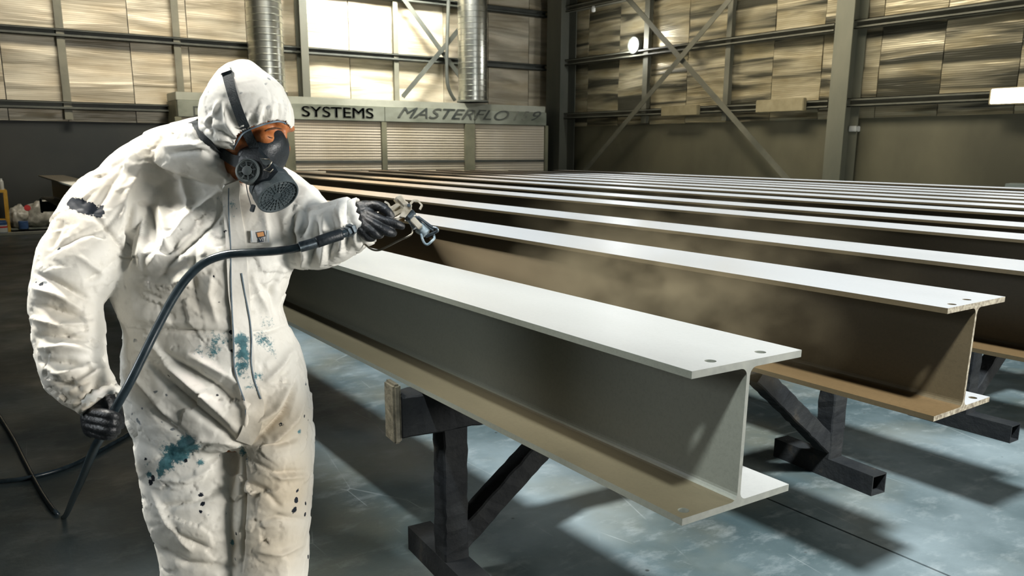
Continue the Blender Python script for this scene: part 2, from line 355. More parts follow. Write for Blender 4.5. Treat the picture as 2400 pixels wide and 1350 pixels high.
# insulation blankets between the rails: every sheet is a piece of its own
def blanket(parent, origin, ux, w, h, n, mat, seed, amp):
    r = random.Random(seed); NX, NZ = 7, 7; V = []; Fc = []
    ph = [r.uniform(0, 6.28) for _ in range(6)]; tilt = r.uniform(-.6, .6)*amp
    for j in range(NZ):
        for i in range(NX):
            s, t = i/(NX-1), j/(NZ-1); e = min(1, 4*s*(1-s)*1.4)*min(1, 4*t*(1-t)*1.8)
            b = amp*(.55*math.sin(t*9+ph[0]+s*tilt*9)+.35*math.sin(t*15+ph[1]-s*2)+.3*math.sin(s*5+ph[2]+t*3))
            d = .03+amp*.6+b*(.35+.65*e)+r.uniform(-.006, .006)
            V.append(Vector(ux)*(s*w)+Vector((0, 0, t*h))+Vector(n)*d)
    for j in range(NZ-1):
        for i in range(NX-1):
            a = j*NX+i; Fc.append((a, a+1, a+NX+1, a+NX))
    rim = [i for i in range(NX)]+[j*NX+NX-1 for j in range(1, NZ)]+[(NZ-1)*NX+i for i in range(NX-2, -1, -1)]+[j*NX for j in range(NZ-2, 0, -1)]
    b0 = len(V)
    for q in rim:
        p = V[q]; V.append(p-Vector(n)*p.dot(Vector(n)))
    for k in range(len(rim)):
        k2 = (k+1) % len(rim); Fc.append((rim[k2], rim[k], b0+k, b0+k2))
    o = mobj('insulation_panel', V, Fc, mat, None, 40); o.location = origin; o.parent = parent
    return o
ZR = [2.17, 2.44, 3.78, 5.09, 6.42, 7.9]; ZLr = [2.07, 2.36, 3.69, 5.02, 6.34, 7.9]
yb = [0.0, 1.16, 2.16, 3.39, 4.51, 5.73, 6.90, 8.07, 9.21, 10.55, 11.86, 13.13, 13.85]
yb = [-3.4, -2.3, -1.15]+yb
for r_ in range(4):
    for k in range(len(yb)-1):
        blanket(wall_left, (XL-.06, yb[k]+.008, ZLr[r_]), (0, 1, 0), yb[k+1]-yb[k]-.016, ZLr[r_+1]-ZLr[r_], (1, 0, 0), MT['insul_l'], 100*r_+k, .022)
xs = [-18.4, -17.0, -15.82, -14.68, -13.54, -12.36, -11.22, -10.09, -8.91, -7.77, -6.55, -5.4, -4.2, -3.0, -1.8]
for r_ in range(4):
    for k in range(len(xs)-1):
        blanket(wall_right, (xs[k]+.007, YR+.06, ZR[r_]), (1, 0, 0), xs[k+1]-xs[k]-.014, ZR[r_+1]-ZR[r_], (0, -1, 0), MT['insul_r'], 900+100*r_+k, .034)
# rails, columns
def channel(axis, a, b, face, z, d, h, name, label):
    m = MB(); t = .012
    if axis == 'y':
        m.box((face, a, z-h/2), (face+t*1.5, b, z+h/2)); m.box((face, a, z+h/2-t), (face+d, b, z+h/2)); m.box((face, a, z-h/2), (face+d, b, z-h/2+t)); m.box((face+d-t, a, z-h/2), (face+d, b, z-h/2+.05)); m.box((face+d-t, a, z+h/2-.03), (face+d, b, z+h/2))
        m.box((face+.06, a, z-h/2+.005), (face+.08, b, z+h/2-.005))
    else:
        m.box((a, face-t*1.5, z-h/2), (b, face, z+h/2)); m.box((a, face-d, z+h/2-t), (b, face, z+h/2)); m.box((a, face-d, z-h/2), (b, face, z-h/2+t)); m.box((a, face-d, z+h/2-.04), (b, face-d+t, z+h/2)); m.box((a, face-d, z-h/2), (b, face-d+t, z-h/2+.04))
        m.box((a, face-.08, z-h/2+.005), (b, face-.06, z+h/2-.005))
    return tag(m.build(name, MT['dark_steel' if axis == 'y' else 'brace']), label, 'rail')
names = ['lowest', 'second', 'third', 'fourth']
for k, z in enumerate(ZLr[1:5]):
    channel('y', -3.4, 13.6, XL-.02, z, .2, .15, 'wall_rail', 'dark steel %s horizontal rail on the tan insulated left wall' % ('lowest' if k == 0 else names[k]+' from bottom'))
for k, z in enumerate(ZR[1:5]):
    for a, b, side in ((-18.2, -9.75, 'between the corner column and the grey column'), (-9.35, -1.8, 'right of the grey column')):
        channel('x', a, b, YR, z, .2, .15, 'wall_rail', 'olive grey %s rail, foil wall, %s' % (names[k], side))
def hcol(x, y, w, d, mat, label, along='x'):
    m = MB(); t = .02
    if along == 'x':
        m.box((x-w/2, y-d/2, 0), (x+w/2, y-d/2+t, 8)); m.box((x-w/2, y+d/2-t, 0), (x+w/2, y+d/2, 8)); m.box((x-t/2, y-d/2+t, 0), (x+t/2, y+d/2-t, 8))
    else:
        m.box((x-d/2, y-w/2, 0), (x-d/2+t, y+w/2, 8)); m.box((x+d/2-t, y-w/2, 0), (x+d/2, y+w/2, 8)); m.box((x-d/2+t, y-t/2, 0), (x+d/2-t, y+t/2, 8))
    m.box((x-w/2-.05, y-d/2-.05, 0), (x+w/2+.05, y+d/2+.02, .03))
    return tag(m.build('column', mat), label, 'column')
c0 = onp(1302, 300, 1, 13.45)
cc = MB(); cc.box((c0.x-.30, 13.35, 0), (c0.x+.30, 13.37, 8)); cc.box((c0.x-.30, 13.83, 0), (c0.x+.30, 13.85, 8)); cc.box((c0.x-.012, 13.37, 0), (c0.x+.012, 13.83, 8)); cc.box((c0.x-.30, 13.37, 0), (c0.x-.28, 13.83, 8))
tag(cc.build('column', MT['column']), 'dark steel column standing in the corner between the two walls', 'column')
c1 = onp(1957, 300, 1, 13.45)
hcol(c1.x, 13.66, .36, .42, MT['column_r'], 'grey-green steel column standing against the foil right wall')
c2 = onp(709, 120, 0, XL+.22)
hcol(XL+.22, c2.y, .17, .30, MT['column'], 'slim dark steel post behind the extraction booth, right of the left duct', 'y')
def plate(p, q, w, d, mat, name, label, cat, up):
    m = MB(); m.bar(p, q, w, d, up); return tag(m.build(name, mat), label, cat)
def stiff(px, py0, py1, wall, w, label):
    a = onp(px, py0, 0 if wall == 'L' else 1, XL+.05 if wall == 'L' else YR-.05); 
    m = MB()
    if wall == 'L': m.box((XL-.02, a.y-w/2, 2.1), (XL+.13, a.y+w/2, 8)); m.box((XL+.13, a.y-w*.9, 2.1), (XL+.14, a.y+w*.3, 8))
    else: m.box((a.x-w/2, YR-.13, 2.2), (a.x+w/2, YR+.02, 8)); m.box((a.x-w*.3, YR-.14, 2.2), (a.x+w*.9, YR-.13, 8))
    tag(m.build('wall_stiffener', MT['brace']), label, 'wall post')
stiff(150, 150, 0, 'L', .10, 'thin tan upright on the left wall nearest the left picture edge')
stiff(419, 150, 0, 'L', .10, 'thin dark upright on the left wall just left of the hooded head')
stiff(925, 60, 0, 'L', .09, 'thin upright on the bright part of the left wall between the ducts')
stiff(1517, 150, 0, 'R', .12, 'thin upright on the foil wall beside the bright glare')
stiff(1709, 150, 0, 'R', .10, 'thin upright on the foil wall midway to the grey column')
def brace(p0, p1, wall, off, label, w=.11):
    ax = 0 if wall == 'L' else 1; v = XL+.30+off if wall == 'L' else YR-.31-off
    m = MB(); a, b = onp(*p0, ax, v), onp(*p1, ax, v)
    n = Vector((1, 0, 0)) if wall == 'L' else Vector((0, -1, 0))
    m.bar(a, b, .012, w, n.cross(b-a)); m.bar(a-n*.03, b-n*.03, w*.55, .012, n.cross(b-a))
    tag(m.build('diagonal_brace', MT['dark_steel' if wall == 'L' else 'brace']), label, 'brace')
brace((930, -25), (1114, 229), 'L', 0, 'dark diagonal brace on the left wall falling to the right')
brace((1150, -20), (944, 227), 'L', .07, 'dark diagonal brace on the left wall rising to the right behind the duct')
brace((1455, -22), (1862, 440), 'R', 0, 'long diagonal brace on the foil wall falling to the right', .12)
brace((1730, -25), (1350, 425), 'R', .07, 'long diagonal brace on the foil wall falling to the left', .12)
# ducts
def duct(px, w_px, ztop, label):
    v = -17.76; c = onp(px, 200, 0, v); D = (c-CAMP).dot(WV); r = w_px/2/F_PX*D*1.0
    prof = [(r, 0)]; z = 0; H = ztop-2.70
    while z < H-.12:
        prof += [(r, z+.10), (r*1.025, z+.107), (r*1.025, z+.123), (r, z+.13)]; z += .13
    prof += [(r, H)]
    m = MB(); m.lathe((c.x, c.y, 2.70), (0, 0, 1), prof, 36)
    e = empty('air_duct', (c.x, c.y, 2.70)); tag(e, label, 'duct')
    o = m.build('duct_tube', MT['duct'], None, 30); o.parent = e; o.matrix_parent_inverse = Matrix.Translation((-c.x, -c.y, -2.70))
    m2 = MB(); m2.lathe((c.x, c.y, 2.69), (0, 0, 1), [(r*1.1, 0), (r*1.1, .03), (r*1.01, .05)], 36)
    o = m2.build('duct_collar', MT['dark_steel'], None, 30); o.parent = e; o.matrix_parent_inverse = Matrix.Translation((-c.x, -c.y, -2.70))
    return c, r
duct(628, 80, 8.0, 'ribbed silver spiral duct rising behind the hooded head')
dc, dr = duct(1108, 68, 8.0, 'ribbed silver spiral duct rising right of the crossed braces')
cb = MB(); cb.tube(spline([onp(1052, -20, 0, -17.98), onp(1049, 60, 0, -17.98), onp(1047, 150, 0, -17.98), onp(1049, 195, 0, -17.98), onp(1056, 218, 0, -18.0), onp(1066, 235, 0, -18.02)]), .045, 8)
tag(cb.build('cable', MT['dark_steel'], None, True), 'thick dark cable curving down to the booth beside the right duct', 'cable')
# extraction booth with lettering
XB = -17.55
booth = empty('extraction_booth', (XB, 8.5, 0)); tag(booth, 'long grey-green extraction booth with filter panels and lettering along the left wall', 'machine')
BI = Matrix.Translation((-XB, -8.5, 0))
def kid(o, parent, inv=None): o.parent = parent; o.matrix_parent_inverse = inv if inv is not None else parent.matrix_world.inverted(); return o
def by(px, py=300): return onp(px, py, 0, XB).y
def bz(px, py): return onp(px, py, 0, XB).z
ya, yz = by(420), by(1281)
zt = 2.66; zt2 = bz(900, 251); zh = bz(900, 285)
zt = bz(950, 236)
m = MB(); m.box((XL+.1, ya, zt2), (XB-.06, yz, zt), bev=.01); kid(m.build('top_fascia', MT['header_top']), booth, BI)
seams = [ya, by(903), by(1113), yz]
for i in range(3):
    m = MB(); m.box((XL+.5, seams[i]+.006, zh), (XB, seams[i+1]-.006, zt2), bev=.008); kid(m.build('header_panel', MT['header']), booth, BI)
posts = [(415, 431), (667, 692), (896, 908), (1091, 1114), (1278, 1285)]
for a, b in posts:
    m = MB(); m.box((XB-.12, by(a, 340), 0), (XB-.005, by(b, 340), zh-.002), bev=.006); kid(m.build('booth_post', MT['booth_post']), booth, BI)
zrl = bz(1000, 378)
mfl, nt, b = new_mat('filter_media')
tcn = nd(nt, 'ShaderNodeTexCoord'); w1 = nd(nt, 'ShaderNodeTexWave', bands_direction='Z'); w1.inputs['Scale'].default_value = 5.2; nt.links.new(tcn.outputs['Object'], w1.inputs['Vector'])
w2 = nd(nt, 'ShaderNodeTexWave', bands_direction='Y'); w2.inputs['Scale'].default_value = 6; nt.links.new(tcn.outputs['Object'], w2.inputs['Vector'])
cf = ramp(nt, noise_node(nt, .9, 5, (1, 1, .4)), [(.3, (.46, .40, .28)), (.65, (.62, .56, .44))])
cf = mixc(nt, math_n(nt, 'MULTIPLY', w1.outputs['Fac'], .22), cf, (.25, .2, .13)); cf = mixc(nt, math_n(nt, 'MULTIPLY', w2.outputs['Fac'], .08), cf, (.25, .2, .13))
nt.links.new(cf, b.inputs['Base Color']); b.inputs['Roughness'].default_value = .8; bump(nt, b, w1.outputs['Fac'], .4, .02)
for i in range(4):
    y0, y1 = by(posts[i][1], 340)+.008, by(posts[i+1][0], 340)-.008
    m = MB(); m.box((XB-.10, y0, zrl+.03), (XB-.05, y1, zh-.01)); kid(m.build('filter_panel', mfl), booth, BI)
    m = MB(); m.box((XB-.10, y0, .05), (XB-.05, y1, zrl-.03)); kid(m.build('filter_panel', mfl), booth, BI)
    m = MB(); m.box((XB-.10, y0, zrl-.028), (XB-.03, y1, zrl+.028)); kid(m.build('booth_rail', MT['dark_steel']), booth, BI)
m = MB(); m.box((XL+.05, ya, 0), (XB-.13, yz, zt2-.01)); kid(m.build('booth_casing', MT['booth_post']), booth, BI)
def text(word, y0, y1, z0, z1, mat, shear=0, bold=0.0, tilt=0.0):
    cu = bpy.data.curves.new('lettering', 'FONT'); cu.body = word; cu.shear = shear; cu.offset = bold; cu.extrude = .01
    o = bpy.data.objects.new('tmp', cu); COL.objects.link(o); dg = bpy.context.evaluated_depsgraph_get(); dg.update()
    me = bpy.data.meshes.new_from_object(o.evaluated_get(dg)); bpy.data.objects.remove(o)
    co = np.array([v.co[:] for v in me.vertices]); mn, mx = co.min(0), co.max(0)
    for v in me.vertices:
        s, t = (v.co.x-mn[0])/(mx[0]-mn[0]), (v.co.y-mn[1])/(mx[1]-mn[1])
        v.co = Vector((XB+.004+v.co.z*.4, y0+s*(y1-y0), z0+t*(z1-z0)+tilt*s))
    me.materials.clear(); me.materials.append(mat)
    o = bpy.data.objects.new('lettering', me); link(o); kid(o, booth, BI); return o
def tz(px, py): return bz(px, py)
for q_ in (0, .014, .028): text('SYSTEMS', by(708)+q_, by(874)+q_, tz(790, 275), tz(790, 251), MT['text'], 0, 0)
text('D', by(456), by(482), tz(460, 272), tz(460, 249), MT['text'], 0, 0)
text('MASTERFLO', by(932), by(1193), tz(1060, 279), tz(1060, 255), MT['text'], .45, .0)
text('1', by(1203), by(1216), tz(1210, 282), tz(1210, 261), MT['text_pale'], .45)
text('5', by(1222), by(1240), tz(1230, 282), tz(1230, 261), MT['text_pale'], .45)
text('9', by(1245), by(1268), tz(1255, 283), tz(1255, 261), MT['text'], .45)
# fittings on the right wall
def wallbox(px0, px1, py0, py1, mat, name, label, cat):
    a, b = onp(px0, (py0+py1)/2, 1, YR-.32), onp(px1, (py0+py1)/2, 1, YR-.32); mid = (px0+px1)/2
    z0, z1 = onp(mid, py1, 1, YR-.32).z, onp(mid, py0, 1, YR-.32).z
    m = MB(); m.box((a.x, YR-.32, z0), (b.x, YR-.21, z1), bev=.012)
    o = tag(m.build(name, mat), label, cat)
    return o, a, b, z0, z1
o, a, b_, z0, z1 = wallbox(1549, 1633, 247, 271, MT['cream_fit'], 'light_housing', 'shorter dusty beige unlit light housing on the lowest rail of the foil wall', 'light')
o, a, b_, z0, z1 = wallbox(1771, 1882, 232, 262, MT['cream_fit'], 'light_housing', 'longer dusty beige unlit light housing left of the grey column', 'light')
o, a, b_, z0, z1 = wallbox(2318, 2470, 203, 243, MT['cream_fit'], 'strip_light', 'glowing white strip light at the right picture edge on the foil wall', 'light')
m = MB(); m.box((a.x+.04, YR-.345, z0+.015), (b_.x-.04, YR-.322, z1-.015), bev=.008); m.build('diffuser', MT['lamp'], o)
pl = onp(1484, 106, 1, YR-.22)  # lamp glare reflected in the foil, built as a glowing disc
fl = empty('foil_glare', pl); tag(fl, 'round white glow standing in for a lamp reflection on the foil wall', 'light')
m = MB(); m.lathe(pl, (0, 1, 0), [(.19, 0), (.20, .02), (.20, .10), (.12, .16)], 28); kid(m.build('glare_backing', MT['dark_steel'], None, 30), fl, Matrix.Translation(-pl))
m = MB(); m.lathe(pl+Vector((0, -.035, 0)), (0, 1, 0), [(.07, 0), (.125, .015), (.13, .034)], 28); kid(m.build('glare_disc', MT['foil_glow'], None, 30), fl, Matrix.Translation(-pl))
pd_ = bpy.data.lights.new('glare_halo', 'POINT'); po = bpy.data.objects.new('glare_halo', pd_); COL.objects.link(po); po.location = pl+Vector((0, -.22, 0)); pd_.energy = 60; pd_.shadow_soft_size = .1  # point light added for the halo around the glare
m = MB(); p_ = onp(1391, 19, 1, YR-.25); m.lathe(p_, (0, 0, -1), [(.03, -.05), (.05, 0), (.05, .07), (.03, .09)], 14)
tag(m.build('wall_lamp', MT['white'], None, True), 'tiny white round fitting under the third rail near the corner column', 'light')
p_ = onp(2003, 302, 1, YR-.02); m = MB(); m.box((p_.x-.07, YR-.10, p_.z-.05), (p_.x+.07, YR+.055, p_.z+.05), bev=.01)
tag(m.build('socket_box', MT['white']), 'small pale socket box on the olive wall right of the grey column', 'socket')
# ================================================================== BEAMS
def iprof():
    global PSLOT; R = .020; n = 5; y0, y1 = 0, BB; yc = BB/2; P = []
    def arc(cy, cz, a0, a1):
        for k in range(n+1):
            t = math.radians(a0+(a1-a0)*k/n); P.append((cy+R*math.cos(t), cz+R*math.sin(t)))
    P += [(y0, 0), (y1, 0), (y1, TF)]; arc(yc+TW/2+R, TF+R, 270, 180); arc(yc+TW/2+R, BH-TF-R, 180, 90)
    P += [(y1, BH-TF), (y1, BH), (y0, BH), (y0, BH-TF)]; arc(yc-TW/2-R, BH-TF-R, 90, 0); arc(yc-TW/2-R, TF+R, 0, -90); P += [(y0, TF)]
    return P
PROF = iprof()
NP_ = len(PROF)
PSLOT = [0]*NP_
for k_ in range(NP_):
    (ya_, za_), (yb_, zb_) = PROF[k_], PROF[(k_+1) % NP_]
    if za_ > BH-.001 and zb_ > BH-.001: PSLOT[k_] = 2
    elif max(za_, zb_) < TF+.004 and min(za_, zb_) > TF-.001: PSLOT[k_] = 2 if ya_ > BB/2 else 3  # bottom flange: far half in the lit tone, near half in the shaded one
def beam(Y, xl, xend, mats, label, name='steel_beam', holes=(), group=None, nseg=1):
    """xend: function (y, z) -> x of the cut end"""
    V = []; N = len(PROF); Fc = []; mi = []
    for s in range(nseg+1):
        for (y, z) in PROF: V.append((xl+(xend(y, z)-xl)*s/nseg, Y+y, ZB+z))
    for s in range(nseg):
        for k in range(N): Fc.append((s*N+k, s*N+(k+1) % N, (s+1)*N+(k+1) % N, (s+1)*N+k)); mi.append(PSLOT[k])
    Fc.append(tuple(range(N-1, -1, -1))); mi.append(1); Fc.append(tuple(nseg*N+k for k in range(N))); mi.append(1)
    o = mobj(name, V, Fc, mats, None, None, mi)
    bm = bmesh.new(); bm.from_mesh(o.data); bmesh.ops.recalc_face_normals(bm, faces=bm.faces); bm.to_mesh(o.data); bm.free()
    if holes:
        m = MB()
        for (hx, hy, hz) in holes: m.lathe((hx, hy, hz-.05), (0, 0, 1), [(.0135, 0), (.0135, .1)], 20)
        c = m.build('cutter', [MT['black']]); md = o.modifiers.new('b', 'BOOLEAN'); md.object = c; md.operation = 'DIFFERENCE'; md.solver = 'EXACT'
        dg = bpy.context.evaluated_depsgraph_get(); dg.update(); me = bpy.data.meshes.new_from_object(o.evaluated_get(dg)); o.modifiers.clear(); o.data = me; bpy.data.objects.remove(c)
    tag(o, label, 'beam', group); return o
def endfn(Y, nt_, ft, nb, fb_):
    xs_ = [onp(*nt_, 1, Y).x, onp(*ft, 1, Y+BB).x, onp(*nb, 1, Y).x, onp(*fb_, 1, Y+BB).x]
    mean = sum(xs_)/4; xs_ = [mean+max(-.04, min(.04, x-mean)) for x in xs_]
    def f(y, z):
        s, t = y/BB, 1-z/BH; return (xs_[0]*(1-s)+xs_[1]*s)*(1-t)+(xs_[2]*(1-s)+xs_[3]*s)*t
    return f
BY = [1.2911, 2.4875, 3.5269, 4.8011, 5.6264, 6.7192, 7.5378, 8.2482, 8.9532, 9.5845, 10.2546, 11.3245]
XS = [-15.6, -16.4, -16.8, -16.9, -17.0, -17.3, -16.9, -16.5, -16.1, -15.7, -15.2, -15.0]
def hp(px, py, z): p = onp(px, py, 2, z); return (p.x, p.y, z)
h1 = [hp(1665, 846, ZT), hp(1782, 825, ZT), hp(1602, 1196, ZB+TF)]; h2 = [hp(2231, 713, ZT), tuple(Vector(hp(2292, 706, ZT))-Vector((.035, 0, 0))), hp(2280, 932, ZB+TF)]
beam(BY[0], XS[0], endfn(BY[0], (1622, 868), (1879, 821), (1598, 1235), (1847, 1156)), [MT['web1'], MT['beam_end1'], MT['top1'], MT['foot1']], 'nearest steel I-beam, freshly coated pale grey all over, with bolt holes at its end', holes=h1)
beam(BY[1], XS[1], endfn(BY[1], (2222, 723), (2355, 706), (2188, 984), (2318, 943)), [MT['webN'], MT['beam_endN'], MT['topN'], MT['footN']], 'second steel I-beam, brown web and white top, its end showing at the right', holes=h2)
ordn = ['third', 'fourth', 'fifth', 'sixth', 'seventh', 'eighth', 'ninth', 'tenth', 'eleventh', 'farthest (twelfth)']
for k in range(2, 12):
    xe = -1.05+.25*math.sin(k*2.3)
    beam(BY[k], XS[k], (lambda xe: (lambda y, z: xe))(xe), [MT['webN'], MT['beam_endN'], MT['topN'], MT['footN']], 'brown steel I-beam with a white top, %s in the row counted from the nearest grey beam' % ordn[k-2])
# ================================================================== TRESTLES
def rough_bar(m, p, q, w, h, seed, up=(0, 0, 1), amp=.004):
    """square tube with paint crust: uneven long edges"""
    r = random.Random(seed); p, q = Vector(p), Vector(q); z = q-p; L = z.length; z.normalize(); x = z.cross(Vector(up))
    if x.length < 1e-4: x = Vector((1, 0, 0))
    x.normalize(); y = z.cross(x); n = max(2, int(L/.03)); rings = []
    for i in range(n+1):
        c = p+z*(L*i/n); e = .006
        ring = []
        for (a, b) in ((-1, -1), (1, -1), (1, 1), (-1, 1)):
            ja, jb = r.uniform(-amp*.3, amp), r.uniform(-amp*.3, amp)
            A, B = w/2+ja, h/2+jb
            if (a, b) in ((-1, -1), (1, 1)): ring += [c+x*(a*A)+y*(b*(B-e)), c+x*(a*(A-e))+y*(b*B)]
            else: ring += [c+x*(a*(A-e))+y*(b*B), c+x*(a*A)+y*(b*(B-e))]
        rings.append(ring)
    m.rings(rings)
def trestle(x, y0, y1, posts, rot, label, feet_off=(0, 0), group=None):
    e = empty('trestle', (x, (y0+y1)/2, 0), rot); tag(e, label, 'trestle', group); yc = (y0+y1)/2
    zt_ = ZB-.003
    def K(m, n, mat=MT['trestle']): o = m.build(n, mat, e); return o
    m = MB(); rough_bar(m, (0, y0-yc, zt_-.075), (0, y1-yc, zt_-.075), .10, .15, 1); K(m, 'crossbeam')
    for yy in (y0, y1):
        s = -1 if yy == y0 else 1
        m = MB(); m.box((-.045, min(0, s*.03)+yy-yc, zt_-.17), (.045, max(0, s*.03)+yy-yc, zt_+.045), bev=.008); K(m, 'end_stop', MT['trestle_worn'] if x > -5 else MT['trestle'])
    for i, yp in enumerate(posts):
        fo = feet_off[i]
        m = MB(); rough_bar(m, (0, yp-yc, .1), (0, yp-yc, zt_-.15), .095, .095, 5+i, (1, 0, 0)); K(m, 'post')
        s = 1 if yp < yc else -1
        m = MB(); rough_bar(m, (0, yp-yc+s*.02, .16), (0, yp-yc+s*.56, zt_-.16), .085, .085, 9+i, (1, 0, 0)); K(m, 'diagonal_strut')
        m = MB(); t = .006; X0, X1 = -.30+fo, .30+fo; Y0, Y1 = yp-yc-.05, yp-yc+.05
        m.box((X0, Y0, 0), (X1, Y1, t)); m.box((X0, Y0, .1-t), (X1, Y1, .1)); m.box((X0, Y0, t), (X1, Y0+t, .1-t)); m.box((X0, Y1-t, t), (X1, Y1, .1-t)); K(m, 'foot')
    return e
trestle(-2.40, 1.215, 3.95, (1.42, 3.53), math.radians(-4.0), 'dark paint-crusted trestle under the ends of the nearest beams', (.0, .0))
trestle(-2.33, 4.66, 7.15, (4.82, 6.95), 0, 'dark trestle under the brown beams, its foot showing at the right picture edge')
trestle(-2.33, 7.45, 10.0, (7.7, 9.7), 0, 'dark trestle under the ends of the far middle beams')
trestle(-2.33, 10.15, 11.9, (10.35, 11.7), 0, 'dark trestle under the ends of the farthest beams')
for x, w in ((-8.6, 'middle'), (-14.6, 'far left')):
    trestle(x, 1.215, 3.95, (1.42, 3.6), 0, 'dark trestle under the %s of the nearest beams' % w)
    trestle(x, 4.66, 7.15, (4.82, 6.95), 0, 'dark trestle under the %s of the middle beams' % w)
    trestle(x, 7.45, 11.9, (7.7, 11.6), 0, 'dark trestle under the %s of the farthest beams' % w)
# ================================================================== CLUTTER BY THE LEFT WALL
def lw(px, py, x=-18.05): return onp(px, py, 0, x)
m = MB(); m.box((-17.75, -1.2, .0), (-17.55, 4.2, .05), bev=.006); tag(m.build('floor_kerb', MT['kerb']), 'pale dusty kerb strip on the floor before the left wall', 'kerb')
a, b = lw(24, 533), lw(138, 533)
m = MB(); 
for k in range(2): m.box((-18.3+k*.35, a.y, 0), (-18.2+k*.35, b.y, .07))
pal = m.build('platform', MT['trestle']); tag(pal, 'low dark wooden platform under the plastic bags', 'platform')
m = MB()
for k in range(5): m.box((-18.35+k*.11, a.y, .071), (-18.26+k*.11, b.y, .09)) 
m.build('deck', MT['timber'], pal)
def blob(c, rx, ry, rz, mat, name, label, cat, seed, flat=0.0):
    bm = bmesh.new(); bmesh.ops.create_icosphere(bm, subdivisions=4, radius=1)
    for v in bm.verts:
        n = mnoise.noise(v.co*1.7+Vector((seed, 0, 0)))*.35+mnoise.noise(v.co*5+Vector((0, seed, 0)))*.16+abs(mnoise.noise(v.co*9+Vector((0, 0, seed))))*.08
        p = v.co*(1+n); p.z = max(p.z, -.75)
        v.co = Vector((c[0]+p.x*rx, c[1]+p.y*ry, c[2]+(p.z+.75)*rz))
    me = bpy.data.meshes.new(name); bm.to_mesh(me); bm.free(); me.materials.append(mat); smooth_mesh(me)
    o = bpy.data.objects.new(name, me); link(o); return tag(o, label, cat)
p = lw(52, 530); blob((p.x-.09, p.y-.03, .092), .15, .17, .22, MT['bag'], 'plastic_bag', 'crumpled clear bag with a red-capped tub, left one on the platform', 'bag', 1)
p = lw(92, 530); blob((p.x-.07, p.y+.07, .092), .16, .26, .28, MT['bag'], 'plastic_bag', 'larger crumpled clear plastic bag, right one on the platform', 'bag', 5)
m = MB(); p = lw(64, 488, -17.84); m.lathe(p, (1, 0, .25), [(.055, 0), (.055, .04)], 18); m.build('red_cap', MT['red'], bpy.data.objects['plastic_bag'], 30)
q = lw(54, 518, -17.8); m = MB(); m.lathe((q.x-.02, q.y, .092), (0, 0, 1), [(.08, 0), (.083, .13), (.08, .14)], 20); tag(m.build('paint_tub', MT['bluecan'], None, 30), 'dark blue paint tub in front of the left plastic bag', 'tub')
rk = empty('yellow_rack', (-18.0, 0, 0)); tag(rk, 'yellow tubular metal rack cut by the left picture edge', 'rack')
a = lw(13, 448, -17.9); b = lw(22, 540, -17.9)
for yy, zz0, zz1 in ((a.y, 0, a.z),):
    m = MB(); m.bar((-17.9, b.y, 0.0), (-17.9, a.y, a.z), .045, .045); kid(m.build('rack_leg', MT['yellow']), rk, Matrix.Translation((18, 0, 0)))
    m = MB(); m.bar((-18.3, b.y, 0.0), (-18.3, a.y, a.z), .045, .045); kid(m.build('rack_leg', MT['yellow']), rk, Matrix.Translation((18, 0, 0)))
    m = MB(); m.bar((-17.9, b.y-1.1, 0.0), (-17.9, a.y-1.0, a.z), .045, .045); kid(m.build('rack_leg', MT['yellow']), rk, Matrix.Translation((18, 0, 0)))
m = MB(); m.bar((-17.9, a.y-1.0, a.z), (-17.9, a.y+.02, a.z), .04, .05); m.bar((-18.3, a.y-1.0, a.z), (-18.3, a.y+.02, a.z), .04, .05); m.box((-18.3, a.y-1.0, a.z-.02), (-17.9, a.y, a.z)); kid(m.build('rack_top', MT['yellow']), rk, Matrix.Translation((18, 0, 0)))
zs = lw(8, 516, -17.9).z; m = MB(); m.bar((-17.9, b.y-1.0, zs), (-17.9, b.y-.02, zs), .03, .03); m.box((-18.3, b.y-1.0, zs-.01), (-17.9, b.y-.03, zs)); kid(m.build('rack_shelf', MT['yellow']), rk, Matrix.Translation((18, 0, 0)))
p = lw(5, 444, -18.0); m = MB(); m.lathe((-18.0, p.y, a.z+.0255), (0, 0, 1), [(.035, 0), (.035, .15), (.02, .17), (.02, .2)], 16); tag(m.build('bottle', MT['white'], None, 30), 'white bottle standing on top of the yellow rack', 'bottle')
p = lw(-5, 444, -18.0); m = MB(); m.lathe((-18.0, p.y, a.z+.0255), (0, 0, 1), [(.028, 0), (.028, .14), (.012, .17)], 16); tag(m.build('bottle', MT['green'], None, 30), 'green bottle beside the white one on the yellow rack', 'bottle')
p = lw(3, 540, -17.75); can = MB(); can.lathe((-17.68, p.y, 0), (0, 0, 1), [(.10, 0), (.10, .24), (.09, .25), (.09, .27)], 24); c_ = can.build('paint_can', MT['bluecan'], None, 30); tag(c_, 'blue paint can with a white and red label below the yellow rack', 'can')
m = MB(); m.lathe((-17.68, p.y, .06), (0, 0, 1), [(.1015, 0), (.1015, .13)], 24); m.build('can_label', MT['white'], c_, 30)
m = MB(); m.lathe((-17.68, p.y, .14), (0, 0, 1), [(.1025, 0), (.1025, .03)], 24); m.build('can_stripe', MT['red'], c_, 30)
# timbers stacked by the right wall
ts = empty('timber_stack', (0, 13.2, 0)); p0 = onp(2330, 436, 1, 13.1); p1 = onp(2330, 427, 1, 13.1)
tag(ts, 'stack of grey-green planks by the olive wall at the right edge', 'timber stack')
for k in range(3):
    m = MB(); m.box((p0.x+.3+k*.8, 12.95, 0), (p0.x+.4+k*.8, 13.45, p0.z-.09)); kid(m.build('bearer', MT['timber']), ts, Matrix.Translation((0, -13.2, 0)))
for k in range(3):
    for j in range(2):
        m = MB(); m.box((p0.x+.02*j-.1*(k == 2)+.2*(j == 1), 12.95+.17*k, p0.z-.088+.07*j), (p0.x+2.6, 13.10+.17*k, p0.z-.022+.07*j), bev=.006); kid(m.build('plank', MT['timber']), ts, Matrix.Translation((0, -13.2, 0)))
